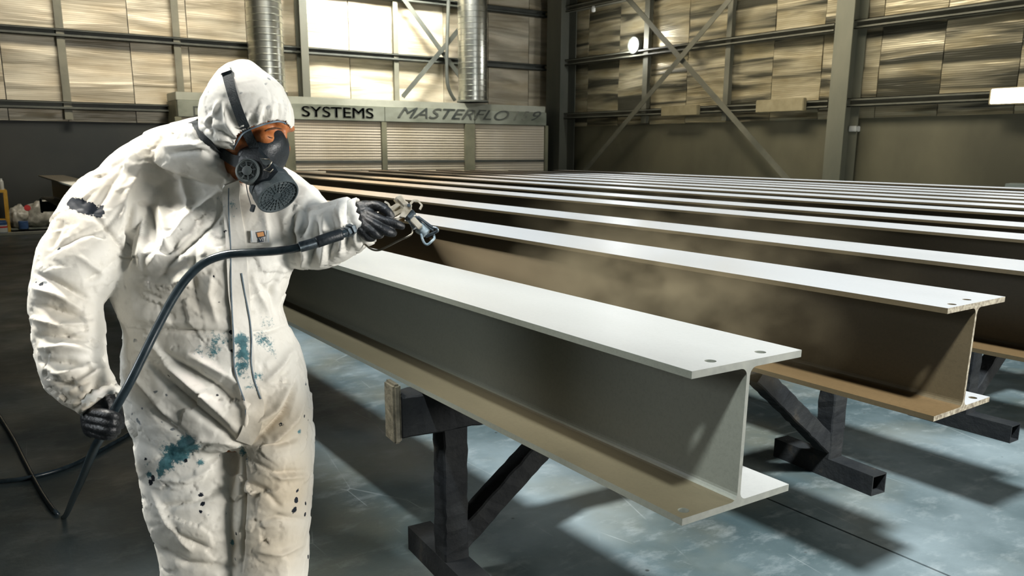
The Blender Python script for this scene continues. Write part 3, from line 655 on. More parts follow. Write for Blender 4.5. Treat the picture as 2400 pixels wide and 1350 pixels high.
# ================================================================== THE SPRAYER
RH = Vector((RV.x, RV.y, 0)).normalized()           # image-right, level
FH = Vector((WV.x, WV.y, 0)).normalized()           # away from the viewer, level
UP = Vector((0, 0, 1))
def ring_h(px, py, D, hw, hd, yaw=0.0, n=40, p=2.3, tilt=0.0):
    """level elliptical section, half width hw across, half depth hd"""
    c = at(px, py, D); X = RH*math.cos(yaw)+FH*math.sin(yaw); Y = FH*math.cos(yaw)-RH*math.sin(yaw)
    X = X*math.cos(tilt)+UP*math.sin(tilt); out = []
    for k in range(n):
        t = 2*math.pi*k/n; cx, sy = math.cos(t), math.sin(t)
        out.append(c+X*(hw*math.copysign(abs(cx)**(2/p), cx))+Y*(hd*math.copysign(abs(sy)**(2/p), sy)))
    return out
def ring_ax(c, ax, side, r1, r2, n=28):
    """section perpendicular to ax; r1 along 'side' direction, r2 the other"""
    ax = Vector(ax).normalized(); a = (Vector(side)-ax*Vector(side).dot(ax)).normalized(); b = ax.cross(a)
    return [c+a*(r1*math.cos(2*math.pi*k/n))+b*(r2*math.sin(2*math.pi*k/n)) for k in range(n)]
def limb(pts, n=28, sub=4):
    """pts: (point, r_inplane, r_depth); smooth loft, in-plane = perpendicular to limb in the view plane"""
    P = spline([p[0] for p in pts], sub); R1 = spline([(p[1], p[2], 0) for p in pts], sub); rings = []
    for i, c in enumerate(P):
        t = (P[min(i+1, len(P)-1)]-P[max(i-1, 0)]).normalized(); side = t.cross(WV)
        rings.append(ring_ax(c, t, side, R1[i].x, R1[i].y, n))
    return rings
def span(y, l, r, D, hd, yaw=0.0, p=2.3, tilt=0.0, shrink=1.0):
    """section by its left and right outline at image height y"""
    hw = (r-l)/2/F_PX*D; return ring_h((l+r)/2, y, D, hw*shrink, hd*shrink, yaw, 40, p, tilt)
DT = 2.24
TORSO = [(1036, 345, 722, DT, .10), (1012, 322, 727, DT, .145), (960, 306, 722, DT, .165), (880, 300, 712, DT, .170), (820, 300, 692, DT-.01, .165), (772, 302, 668, DT-.02, .150),
         (720, 285, 656, DT-.03, .155), (650, 262, 676, DT-.04, .165), (580, 270, 700, DT-.05, .170), (510, 278, 714, DT-.04, .140), (455, 272, 708, DT-.03, .120), (415, 270, 660, DT-.03, .110), (385, 300, 625, DT-.06, .115), (350, 352, 600, DT-.07, .10), (325, 395, 585, DT-.08, .09)]
def legs(shrink=1.0):
    out = []
    A = [(1000, 322, 590), (1045, 330, 574), (1110, 340, 582), (1180, 355, 583), (1250, 374, 583), (1300, 386, 583), (1350, 384, 582), (1450, 390, 556), (1560, 396, 548), (1680, 404, 540), (1790, 410, 528), (1850, 412, 520)]
    B = [(1010, 560, 727), (1060, 563, 728), (1110, 552, 727), (1180, 551, 724), (1250, 552, 719), (1300, 553, 717), (1350, 554, 715), (1450, 578, 708), (1560, 584, 702), (1680, 588, 696), (1790, 594, 690), (1850, 598, 684)]
    for L in (A, B):
        out.append([span(y, l, r, DT, (.135 if y < 1200 else .115 if y < 1500 else .10), 0, 2.3, 0, shrink) for (y, l, r) in L])
    return out
# right arm (hangs at the left of the picture), left arm reaches to the gun
ARM_R = [(at(350, 440, 2.18), .080, .090), (at(280, 478, 2.13), .110, .105), (at(228, 545, 2.09), .104, .102), (at(184, 625, 2.05), .098, .10), (at(156, 690, 2.03), .084, .095), (at(155, 750, 2.02), .081, .085), (at(165, 820, 2.01), .078, .08), (at(180, 875, 2.00), .074, .072), (at(214, 915, 1.99), .060, .060), (at(236, 945, 1.985), .050, .052)]
ARM_L = [(at(610, 455, 2.26), .10, .10), (at(672, 500, 2.24), .105, .11), (at(708, 545, 2.20), .098, .10), (at(742, 560, 2.17), .086, .085), (at(780, 548, 2.15), .080, .075), (at(815, 530, 2.135), .072, .066), (at(838, 521, 2.13), .066, .058)]
def suit_rings(k=1.0):
    m = MB()
    m.rings([span(y, l, r, D, hd, 0, 2.4, 0, k) for (y, l, r, D, hd) in TORSO])
    for g in legs(k): m.rings(g)
    for A in (ARM_R, ARM_L): m.rings(limb([(p, a*k*(.72 if k < 1 else 1), b*k*(.72 if k < 1 else 1)) for (p, a, b) in A]))
    # hunched upper back and shoulders
    m.rings(limb([(at(255, 465, 2.15), .075*k, .09*k), (at(330, 418, 2.17), .085*k, .11*k), (at(420, 380, 2.19), .095*k, .12*k), (at(505, 360, 2.18), .10*k, .11*k)]))
    m.rings(limb([(at(440, 400, 2.24), .10*k, .12*k), (at(560, 440, 2.25), .10*k, .12*k), (at(655, 490, 2.25), .085*k, .10*k)]))
    return m
def voxel(o, size, smooth=4, fac=.5):
    md = o.modifiers.new('r', 'REMESH'); md.mode = 'VOXEL'; md.voxel_size = size; md.adaptivity = 0
    if smooth: s = o.modifiers.new('s', 'SMOOTH'); s.iterations = smooth; s.factor = fac
    dg = bpy.context.evaluated_depsgraph_get(); dg.update(); me = bpy.data.meshes.new_from_object(o.evaluated_get(dg)); o.modifiers.clear(); old = o.data; me.name = old.name; o.data = me; smooth_mesh(me); return o
def fixn(o):
    bm = bmesh.new(); bm.from_mesh(o.data); bmesh.ops.recalc_face_normals(bm, faces=bm.faces); bm.to_mesh(o.data); bm.free(); return o
def bvh(o):
    me = o.data; return BVHTree.FromPolygons([v.co.copy() for v in me.vertices], [p.vertices[:] for p in me.polygons])
def cast(tree, px, py, off=0.0):
    d = ray(px, py).normalized(); h = tree.ray_cast(CAMP, d)
    return (h[0]+h[1]*off, h[1]) if h[0] is not None else (None, None)
# ---- the body itself (one continuous skin), clothing over it
HD = 2.05
PH = math.radians(17); HF = (RV*math.cos(PH)-UV*math.sin(PH)-WV*.20).normalized(); HU = (UV*math.cos(PH)+RV*math.sin(PH)); HU = (HU-HF*HU.dot(HF)).normalized(); HS = HF.cross(HU).normalized()
if HS.dot(WV) > 0: HS = -HS        # HS points to the viewer's side
HC = at(592, 292, HD)
def hl(f, u, s): return HC+HF*f+HU*u+HS*s
def build_body():
    m = suit_rings(.80)
    # head: sections from neck to crown, in head axes (f forward, u up)
    secs = [(-.15, -.05, .045, .044), (-.13, -.035, .050, .046), (-.105, .006, .072, .052), (-.085, .018, .083, .062), (-.055, .006, .086, .066), (-.02, -.002, .092, .072), (.015, -.006, .096, .076), (.05, -.016, .088, .070), (.080, -.022, .076, .060), (.10, -.025, .054, .044), (.112, -.025, .026, .022)]
    R = []
    for (u, f, rf, rs) in secs:
        rf *= .95; rs *= .95; sh = -.035 if u < -.12 else -.02 if u < -.1 else 0
        R.append([hl(f+rf*math.cos(t)*(1.0 if math.cos(t) > 0 else .96), u*.97, sh+rs*math.sin(t)) for t in [2*math.pi*k/32 for k in range(32)]])
    m.rings(R)
    def ell(c, rf, ru, rs):
        V = []; n1, n2 = 10, 16
        rr = []
        for i in range(1, n1):
            a = math.pi*i/n1; rr.append([hl(c[0]+rf*math.sin(a)*math.cos(t), c[1]+ru*math.cos(a), c[2]+rs*math.sin(a)*math.sin(t)) for t in [2*math.pi*k/n2 for k in range(n2)]])
        m.rings(rr)
    ell((.080, .022, 0), .018, .014, .056)                 # brow ridge
    ell((.086, -.018, 0), .016, .030, .012); ell((.094, -.042, 0), .014, .012, .015)   # nose
    for s in (-1, 1):
        ell((.068, -.030, s*.043), .024, .020, .024)       # cheekbone
        ell((-.005, -.012, s*.078), .020, .032, .009)      # ear
        ell((.066, -.012, s*.031), .015, .012, .016)          # eyeball and lid
    ell((.072, -.078, 0), .026, .010, .028); ell((.068, -.105, 0), .024, .018, .028)   # lips, chin
    m.rings(limb([(at(520, 395, 2.19), .05, .05), (at(545, 362, 2.16), .05, .05), (at(570, 335, 2.12), .055, .055)]))   # neck
    for (a, b) in (((at(234, 945, 1.99)), at(234, 975, 1.985)), (at(835, 522, 2.13), at(852, 514, 2.126))):
        m.rings(limb([(a-(b-a)*1.5, .022, .022), (a, .024, .022), (b, .026, .018), (b+(b-a)*.4, .02, .014)]))
    o = m.build('person', MT['skin']); fixn(o); voxel(o, .006, 3); return o
person = build_body()
def face_line(pts, half, name, col):
    C = [cast(bvh(person), *q) for q in pts]; C = [(h, n) for h, n in C if h is not None]
    if len(C) > 2:
        m = MB(); m.tube(spline([h+n*half*.3 for h, n in C], 4), [half*(.5+.5*math.sin(math.pi*k/(4*(len(C)-1)))) for k in range(4*(len(C)-1)+1)], 6)
        m.build(name, col, person, True)
hair_ = simple('brow_hair', (.05, .022, .01), (.10, .045, .02), .8, scale=80, bs=.5, bscale=200)
face_line([(622, 308), (634, 303), (648, 300), (660, 302)], .0026, 'eyebrow', hair_)
face_line([(628, 320), (636, 323), (644, 323), (652, 319)], .0014, 'eyelid_line', hair_)
tag(person, 'person in a paint-stained white hooded coverall and black respirator, leaning to spray the beams', 'person')
hbvh = bvh(person)
# ---- coverall
cover = suit_rings(1.0).build('coverall', MT['suit']); fixn(cover)
# collar up to the hood
def tilted(lx, ly, rx, ry, D, hd, n=40, dr=0.0):
    a, b = at(lx, ly, D), at(rx, ry, D-dr); c = (a+b)/2; X = (b-a)/2
    return [c+X*math.cos(t)+WV*(hd*math.sin(t)) for t in [2*math.pi*k/n for k in range(n)]]
cm = MB(); cm.rings([tilted(350, 385, 610, 480, 2.2, .15), tilted(398, 345, 590, 452, 2.14, .14), tilted(432, 318, 564, 425, 2.11, .135), tilted(449, 303, 552, 402, 2.095, .13), tilted(455, 296, 546, 382, 2.085, .120)]);
b0 = cover.data; tmp = cm.build('t', MT['suit']); fixn(tmp)
bm = bmesh.new(); bm.from_mesh(b0); bm.from_mesh(tmp.data); bm.to_mesh(b0); bm.free(); bpy.data.objects.remove(tmp)
voxel(cover, .0046, 10)
def cellkd(scale, seed, lo, hi, M3):
    r = np.random.default_rng(seed); ext = (hi-lo); n = int(np.prod(ext/scale)*1.0)+8
    P = lo+r.random((n, 3))*ext; G = r.normal(size=(n, 3)); G /= np.linalg.norm(G, axis=1)[:, None]; Hh = r.normal(size=n)
    kd = KDTree(n)
    for i, p in enumerate(P): kd.insert(p, i)
    kd.balance(); return kd, P, G, Hh
def crumple(co, scale, seed, M3):
    """faceted paper-like relief: the highest of the nearest random planes"""
    q = co @ M3.T; lo, hi = q.min(0)-scale, q.max(0)+scale
    kd, P, G, Hh = cellkd(scale, seed, lo, hi, M3); idx = np.array([[t[1] for t in kd.find_n(p, 4)] for p in q])
    d = q[:, None, :]-P[idx]; h = (G[idx]*d).sum(2)/scale*.9+Hh[idx]*.18-(d**2).sum(2)/scale**2*.35
    out = h.max(1); return out-out.mean()
def arr(o):
    me = o.data; co = np.empty(len(me.vertices)*3, 'f8'); me.vertices.foreach_get('co', co); no = np.empty(len(me.vertices)*3, 'f8'); me.vertices.foreach_get('normal', no)
    return co.reshape(-1, 3), no.reshape(-1, 3)
def setco(o, co): o.data.vertices.foreach_set('co', co.ravel()); o.data.update()
def segdist(co, pts):
    best = np.full(len(co), 9.0); par = np.zeros(len(co)); L = len(pts)-1
    for i in range(L):
        a, b = np.array(pts[i]), np.array(pts[i+1]); ab = b-a; t = np.clip(((co-a) @ ab)/(ab @ ab), 0, 1)
        d = np.linalg.norm(co-(a+t[:, None]*ab), axis=1); k = d < best; best[k] = d[k]; par[k] = (i+t[k])/L
    return best, par
def fold(co, no, disp, tree, px, width, amp, taper=True):
    P = []
    for i in range(len(px)-1):
        for k in range(5):
            t = k/5; P.append((px[i][0]*(1-t)+px[i+1][0]*t, px[i][1]*(1-t)+px[i+1][1]*t))
    P.append(px[-1]); W = [cast(tree, *q)[0] for q in P]; W = [w for w in W if w is not None]
    if len(W) < 2: return
    d, s = segdist(co, W); w = width*.8/F_PX*2.15; tp = np.sin(np.clip(s, .02, .98)*math.pi)**.6 if taper else 1.0
    q_ = d/w; disp += amp*.001*(.55*np.exp(-q_**2)+.45*np.exp(-1.6*q_))*tp
FOLDS = [
 # crotch and hips
 ([(563, 1048), (520, 1005), (460, 955), (395, 900), (335, 835)], 13, -15), ([(560, 1012), (480, 930), (400, 862), (335, 795)], 15, 12),
 ([(572, 960), (500, 900), (430, 862), (370, 815)], 13, -13), ([(598, 925), (520, 872), (440, 830)], 16, 10), ([(440, 1030), (375, 975), (322, 895)], 13, -12), ([(415, 1005), (355, 940), (312, 872)], 13, 9),
 ([(420, 1050), (470, 1030), (530, 1035), (560, 1048)], 12, 9), ([(480, 1080), (530, 1065), (562, 1058)], 9, -8), ([(566, 1040), (567, 1120), (567, 1200), (568, 1340)], 7, -13),
 ([(575, 1043), (622, 1012), (668, 965), (692, 912), (699, 880)], 11, -15), ([(590, 1000), (645, 965), (683, 900)], 14, 10), ([(585, 1058), (640, 1035), (690, 985), (715, 930)], 14, 8),
 ([(580, 1075), (640, 1110), (722, 1103)], 8, -7), ([(600, 1090), (660, 1122), (722, 1116)], 7, 6), ([(570, 1130), (620, 1150), (660, 1190)], 9, -6), ([(350, 1120), (430, 1130), (520, 1090)], 9, 6), ([(365, 1190), (450, 1180), (540, 1140)], 9, -7), ([(380, 1230), (430, 1260), (500, 1290)], 10, -8), ([(350, 1150), (395, 1230), (450, 1290)], 9, 9), ([(375, 1290), (440, 1320), (560, 1330)], 11, -9),
 ([(590, 1230), (650, 1210), (718, 1220)], 9, -6), ([(600, 1290), (660, 1300), (716, 1275)], 10, 7), ([(560, 900), (578, 960), (574, 1010)], 10, 8), ([(620, 900), (660, 860), (685, 820)], 12, 8),
 # waist gather
 ([(302, 770), (380, 773), (460, 776), (545, 778)], 6, -8), ([(545, 778), (590, 782), (640, 774), (672, 760)], 6, -7), ([(320, 800), (400, 850), (470, 870)], 12, -6), ([(310, 745), (400, 755), (500, 750)], 14, 6),
 # chest and shoulder
 ([(345, 625), (400, 560), (460, 495), (525, 445)], 15, 9), ([(365, 655), (420, 590), (490, 530), (535, 470)], 11, -8), ([(385, 690), (450, 640), (530, 600)], 12, 7), ([(300, 640), (350, 650), (400, 640), (440, 620)], 14, -8),
 ([(310, 478), (304, 540), (300, 600), (285, 640)], 9, -16), ([(322, 475), (350, 480), (358, 530), (366, 585)], 7, -8), ([(370, 470), (385, 540), (395, 585)], 9, 9), ([(366, 590), (395, 590), (416, 568)], 7, -7), ([(335, 500), (332, 560), (325, 630)], 10, 7),
 ([(330, 400), (300, 450), (285, 520)], 10, 6), ([(285, 395), (255, 440), (220, 500)], 12, -6), ([(395, 360), (470, 350), (520, 370)], 8, -7), ([(380, 345), (450, 338), (520, 352)], 9, 6), ([(420, 400), (440, 470), (430, 540)], 14, 6), ([(460, 560), (450, 650), (470, 740)], 14, -6), ([(500, 620), (490, 690), (510, 760)], 12, 6),
 ([(615, 470), (625, 540), (640, 600)], 12, 6), ([(660, 620), (640, 670), (645, 730)], 12, -8), ([(600, 660), (640, 690), (655, 650)], 9, -6), ([(690, 470), (680, 540), (690, 610)], 9, -10), ([(640, 750), (610, 690), (590, 640)], 12, 6),
 # hanging sleeve
 ([(82, 640), (130, 660), (185, 690), (215, 705)], 9, -12), ([(75, 675), (130, 690), (190, 725)], 11, 12), ([(70, 715), (140, 728), (205, 745)], 11, -12), ([(72, 745), (140, 762), (212, 758)], 11, 11), ([(80, 790), (150, 785), (212, 800)], 10, -12), ([(85, 815), (150, 812), (215, 825)], 10, 11), ([(95, 850), (160, 850), (215, 865)], 10, -11), ([(110, 880), (165, 872), (225, 850)], 10, 10), ([(125, 900), (180, 905), (230, 880)], 9, -9), ([(175, 960), (215, 920), (240, 870)], 9, -8), ([(150, 925), (200, 890), (245, 860)], 9, 8),
 ([(110, 600), (180, 560), (250, 530), (300, 470)], 7, -5), ([(215, 500), (260, 550), (300, 600)], 7, -6), ([(150, 520), (120, 590)], 12, -6), ([(180, 600), (240, 640), (270, 620)], 10, 7), ([(200, 660), (240, 640), (285, 600)], 10, -8),
 # reaching sleeve
 ([(738, 508), (740, 560), (725, 625)], 8, -13), ([(758, 500), (762, 560), (750, 625)], 9, 11), ([(775, 500), (782, 555), (770, 620)], 7, -10), ([(795, 490), (802, 540), (795, 600)], 8, 9), ([(812, 485), (818, 540), (812, 595)], 6, -8), ([(700, 560), (715, 600), (700, 632)], 9, 9), ([(720, 470), (715, 520), (700, 560)], 9, -8), ([(825, 480), (828, 520), (830, 575)], 6, 6),
]
SPOTS_TEAL = [(565, 800, 17, 1.3), (566, 830, 16, 1.2), (568, 857, 13, 1.1), (562, 875, 11, .9), (622, 792, 24, .75), (500, 812, 30, .55), (470, 820, 22, .45), (520, 795, 20, .5), (590, 905, 14, .7), (575, 885, 14, .7), (600, 880, 16, .5), (440, 1045, 24, 1.3), (415, 1062, 26, 1.3), (392, 1085, 20, 1.05), (455, 1040, 16, 1.1), (378, 1108, 14, .9), (350, 1112, 12, .9), (345, 1090, 8, .8), (470, 1085, 9, .9), (540, 490, 26, .45), (505, 470, 24, .42), (565, 1065, 20, .7), (630, 760, 26, .5), (640, 825, 20, .45), (545, 1270, 10, .9), (700, 1010, 7, .9)]
SPOTS_NAVY = [(168, 474, 10, 1.4), (180, 480, 13, 1.6), (192, 484, 13, 1.6), (203, 488, 13, 1.6), (217, 490, 10, 1.3), (229, 496, 11, 1.4), (234, 484, 7, 1.1), (236, 508, 5, .9), (214, 502, 6, .9), (208, 488, 5, .9), (95, 665, 5, 1.1), (82, 661, 4, 1.0), (472, 1163, 8, 1.3), (474, 1180, 6, 1.2), (468, 1112, 6, 1.0), (470, 1200, 5, 1.0), (696, 1172, 7, 1.3), (692, 1195, 8, 1.2), (697, 1150, 5, 1.0), (716, 1180, 5, 1.1), (714, 1205, 6, 1.0), (710, 975, 5, 1.1), (718, 985, 6, 1.1), (706, 960, 4, 1.0), (675, 962, 5, 1.0), (660, 995, 6, .9), (182, 905, 4, 1.3), (530, 545, 6, 1.0), (512, 705, 5, .95), (500, 648, 5, .9), (511, 925, 5, .9), (500, 655, 4, .9), (720, 1305, 7, 1.0), (543, 778, 5, 1.1), (545, 822, 5, 1.0), (435, 1080, 5, 1.0), (352, 1130, 8, 1.1), (360, 1120, 7, 1.0), (345, 1075, 5, 1.0), (140, 585, 4, 1.0), (395, 880, 3, .9), (555, 1250, 5, .9)]
TANS = [(650, 1000, 90, .8), (670, 1150, 110, .85), (640, 1280, 110, .7), (480, 1290, 90, .3), (130, 520, 90, .5), (200, 420, 90, .55), (350, 340, 60, .5), (130, 750, 80, .35), (170, 940, 70, .55), (330, 420, 80, .3), (600, 480, 50, .25), (470, 700, 80, .3)]
def dress(o, folds, cr=True, a1=.012, a2=.0042, spots=True, amax=None):
    co, no = arr(o); tree = bvh(o); disp = np.zeros(len(co))
    if cr:
        B = np.array([[RH.x, RH.y, 0], [FH.x, FH.y, 0], [0, 0, 1.35]])
        disp += a1*crumple(co, .13, 3, B)+a2*crumple(co, .045, 5, B)
    for (px, w, a) in folds: fold(co, no, disp, tree, px, w, a*1.75)
    setco(o, co+no*disp[:, None])
    if spots: add_spots(o, tree)
def add_spots(o, tree):
    co, _ = arr(o)
    for nm, S in (('teal', SPOTS_TEAL), ('navy', SPOTS_NAVY), ('tan', TANS)):
        v = np.zeros(len(co))
        for (x, y, r, s) in S:
            h = cast(tree, x, y)[0]
            if h is None: continue
            d = np.linalg.norm(co-np.array(h), axis=1); v = np.maximum(v, s*np.exp(-(d/(r*1.15/F_PX*2.15))**2))
        at_ = o.data.attributes.new(nm, 'FLOAT', 'POINT'); at_.data.foreach_set('value', v)
dress(cover, FOLDS)
cover.parent = person
cbvh = bvh(cover)
def drape(pts, tree, off, half, name, mat, parent, thick=.002, upv=None, sub=6, face=0.0):
    """strip of cloth or webbing laid along a surface"""
    P = []
    for i in range(len(pts)-1):
        for k in range(sub):
            t = k/sub; P.append((pts[i][0]*(1-t)+pts[i+1][0]*t, pts[i][1]*(1-t)+pts[i+1][1]*t))
    P.append(pts[-1]); C = []; Nn = []
    for q in P:
        h, n = cast(tree, *q)
        if h is None: continue
        C.append(h); Nn.append((n-WV*face).normalized())
    for _ in range(4):
        C = [C[0]]+[(C[i-1]+C[i]*2+C[i+1])/4 for i in range(1, len(C)-1)]+[C[-1]]
        Nn = [Nn[0]]+[(Nn[i-1]+Nn[i]*2+Nn[i+1]).normalized() for i in range(1, len(Nn)-1)]+[Nn[-1]]
    rings = []
    for i, c in enumerate(C):
        t = (C[min(i+1, len(C)-1)]-C[max(i-1, 0)]).normalized(); n = Nn[i]; s = t.cross(n).normalized(); n = s.cross(t); hw = half(i/(len(C)-1)) if callable(half) else half
        b = c+n*off; rings.append([b-s*hw]+[b+s*(hw*q_)+n*thick for q_ in ((-1, -.6, -.2, .2, .6, 1) if hw > .01 else (-1, 1))]+[b+s*hw])
    m = MB(); m.rings(rings); o = m.build(name, mat, parent, 40); fixn(o); return o
flap = drape([(541, 425), (543, 480), (552, 560), (556, 640), (560, 700), (566, 760), (570, 820), (572, 870), (585, 915), (598, 955), (592, 1000), (572, 1035)], cbvh, .0015, lambda t: .020+.006*math.sin(t*3), 'zip_flap', MT['suit'], cover, .004)
add_spots(flap, cbvh)
for px_, nm in (([(536, 428), (536, 500), (541, 580), (541, 660), (544, 740), (548, 800), (548, 860), (560, 905), (576, 945), (576, 985)], 's'), ([(566, 640), (574, 690), (584, 740), (590, 790), (588, 850), (596, 895), (612, 935)], 's')):
    drape(px_, bvh(flap), .0012, .0014, 'seam', MT['stitch'], cover, .0012)
# rolled cuffs
def cuff(c, ax, r1, r2, name):
    m = MB(); ax = Vector(ax).normalized(); R = []
    for (h, k) in ((-.012, .90), (-.010, 1.02), (0, 1.08), (.012, 1.06), (.014, .98), (.006, .90)):
        R.append([p+ax*.004*math.sin(9*i) for i, p in enumerate(ring_ax(c+ax*h, ax, WV.cross(ax), r1*k, r2*k, 36))])
    n = len(R[0]); R.append(R[0]); m.rings(R, caps=False); o = m.build(name, MT['suit'], cover, True); return o
cuff(at(845, 522, 2.128), at(850, 518, 2.13)-at(815, 532, 2.135), .060, .052, 'cuff')
cuff(at(237, 938, 1.985), at(240, 960, 1.98)-at(222, 925, 1.99), .052, .048, 'cuff')
# boots
for (x, y) in ((466, 1850), (641, 1850)):
    c = at(x, y, DT); m = MB(); R = []
    t_ = (-FH+RH*.3).normalized(); s_ = t_.cross(UP)
    for (f, w, h) in ((-.10, .03, .06), (-.09, .045, .10), (-.04, .05, .13), (.02, .052, .12), (.08, .054, .08), (.14, .053, .06), (.18, .045, .05), (.20, .02, .035)):
        R.append([Vector((c.x, c.y, 0))+t_*f+s_*(w*math.cos(a))+UP*(max(0, h/2+h/2*math.sin(a)*1.0)) for a in [2*math.pi*k/16 for k in range(16)]])
    m.rings(R); o = m.build('boot', MT['boot'], person, True); fixn(o)
# chest logo patch
lt = [cast(cbvh, x, y)[0] for x, y in ((601, 546), (628, 542), (608, 572), (636, 568))]
def quadp(x0, x1, y0, y1, off, mat, name, parent):
    P = []
    for (x, y) in ((x0, y0), (x1, y0), (x1, y1), (x0, y1)):
        h, n = cast(cbvh, x, y)
        P.append(h)
    n = (P[1]-P[0]).cross(P[3]-P[0]).normalized()
    if n.dot(WV) > 0: n = -n
    m = MB(); m.rings([[p+n*off for p in P], [p+n*(off+.0006) for p in P]]); return fixn(m.build(name, mat, parent))
lg = quadp(588, 632, 543, 571, .006, MT['logo_white'], 'logo_patch', cover)
def lq(P4, off, mat, name):
    c = [cast(cbvh, 588, 543)[0], cast(cbvh, 632, 543)[0], cast(cbvh, 588, 571)[0]]; ex = (c[1]-c[0])/44; ey = (c[2]-c[0])/28
    n = ex.cross(ey).normalized(); n = -n if n.dot(WV) > 0 else n
    Q = [c[0]+ex*(x-588)+ey*(y-543)+n*off for (x, y) in P4]
    m = MB(); m.rings([Q, [q+n*.0005 for q in Q]]); return fixn(m.build(name, mat, cover)), c[0], ex, ey, n
lq([(588, 543), (590, 543), (592, 570), (591, 570)], .0068, MT['logo_blue'], 'stripe'); lq([(626, 543), (628, 543), (631, 570), (629, 570)], .0068, MT['logo_blue'], 'stripe')
lq([(601, 547), (620, 544), (623, 557), (604, 561)], .0068, MT['logo_dark'], 'badge_frame')
lq([(602.5, 549), (618, 546), (620.5, 556), (605, 559)], .0075, MT['logo_orange'], 'badge')
_, c00, ex, ey, nn = lq([(605.5, 560.5), (618, 558.5), (619, 569), (607, 571)], .0068, MT['logo_dark'], 'word_plate')
cu = bpy.data.curves.new('lettering', 'FONT'); cu.body = 'VE'; cu.extrude = .0; ot = bpy.data.objects.new('tmp', cu); COL.objects.link(ot)
dg = bpy.context.evaluated_depsgraph_get(); dg.update(); me = bpy.data.meshes.new_from_object(ot.evaluated_get(dg)); bpy.data.objects.remove(ot)
cc_ = np.array([v.co[:] for v in me.vertices]); mn, mx = cc_.min(0), cc_.max(0)
for v in me.vertices:
    s, t = (v.co.x-mn[0])/(mx[0]-mn[0]), (v.co.y-mn[1])/(mx[1]-mn[1]); x, y = 607.5+s*10.5+(1-t)*.8, 569.0-t*8-s*1.5
    v.co = c00+ex*(x-588)+ey*(y-543)+nn*.0082
me.materials.clear(); me.materials.append(MT['logo_white']); link(bpy.data.objects.new('lettering', me), cover)
# ---- hood
def build_hood():
    # outline sections stacked from crown to neck, along the head axis
    m = MB(); rows = [  # (left x, left y, right x, right y, half depth)
        (556, 146, 590, 144, .022), (534, 162, 612, 161, .056), (517, 180, 637, 179, .082), (501, 204, 661, 203, .10), (488, 227, 675, 228, .112), (477, 247, 683, 250, .117), (473, 270, 687, 276, .117), (474, 296, 683, 298, .114), (476, 318, 620, 330, .108), (490, 338, 590, 350, .098), (505, 352, 572, 364, .080)]
    R = []
    for (lx, ly, rx, ry, hd) in rows:
        a, b = at(lx, ly, HD), at(rx, ry, HD-.015); c = (a+b)/2; X = (b-a)/2; Z = WV
        R.append([c+X*math.copysign(abs(math.cos(t))**.92, math.cos(t))+Z*(hd*math.copysign(abs(math.sin(t))**.92, math.sin(t))) for t in [2*math.pi*k/44 for k in range(44)]])
    m.rings(R); o = m.build('hood', MT['suit'], None); fixn(o); voxel(o, .0045, 6)
    return o
hood = build_hood()
HFOLD = [([(640, 240), (636, 262), (630, 290)], 5, 6), ([(652, 235), (655, 262), (650, 288)], 5, -6), ([(668, 235), (668, 262), (662, 288)], 4, 6), ([(678, 240), (680, 265), (676, 288)], 4, -5), ([(615, 245), (608, 270), (596, 298)], 5, 6), ([(622, 250), (620, 272), (612, 292)], 4, -6), ([(595, 260), (585, 285), (575, 305)], 5, -5),
 ([(570, 150), (615, 180), (635, 215), (641, 285)], 3, -3), ([(525, 245), (530, 285), (545, 310), (560, 325)], 6, 7), ([(500, 255), (490, 290), (475, 305)], 8, -6), ([(515, 235), (500, 265), (480, 290)], 9, 6), ([(480, 300), (520, 310), (550, 330)], 7, -6), ([(500, 330), (530, 325), (552, 335)], 6, 6), ([(540, 300), (560, 305), (580, 300)], 6, -4), ([(470, 290), (490, 300), (500, 320)], 5, -5)]
dress(hood, HFOLD, True, .0045, .0014, True)
hood.parent = person
# face opening: push hood vertices inside the opening away (real hole)
def in_poly(x, y, poly):
    c = False; j = len(poly)-1
    for i in range(len(poly)):
        if (poly[i][1] > y) != (poly[j][1] > y) and x < (poly[j][0]-poly[i][0])*(y-poly[i][1])/(poly[j][1]-poly[i][1])+poly[i][0]: c = not c
        j = i
    return c
OPEN = [(552, 330), (566, 311), (590, 300), (622, 289), (650, 283), (668, 286), (678, 296), (679, 304), (720, 330), (720, 430), (600, 430), (548, 410), (538, 396), (543, 372), (552, 345)]
bm = bmesh.new(); bm.from_mesh(hood.data); kill = []
for v in bm.verts:
    r_ = v.co-CAMP; D = r_.dot(WV); x = 1200+F_PX*r_.dot(RV)/D; y = 675+SHIFT-F_PX*r_.dot(UV)/D
    side = (v.co-HC).dot(HS)
    f_ = (v.co-HC).dot(HF)
    if in_poly(x, y, OPEN) and f_ > -.075: kill.append(v)
bmesh.ops.delete(bm, geom=kill, context='VERTS'); bm.to_mesh(hood.data); bm.free()
md = hood.modifiers.new('thick', 'SOLIDIFY'); md.thickness = .0015; md.offset = -1
htree = bvh(hood)
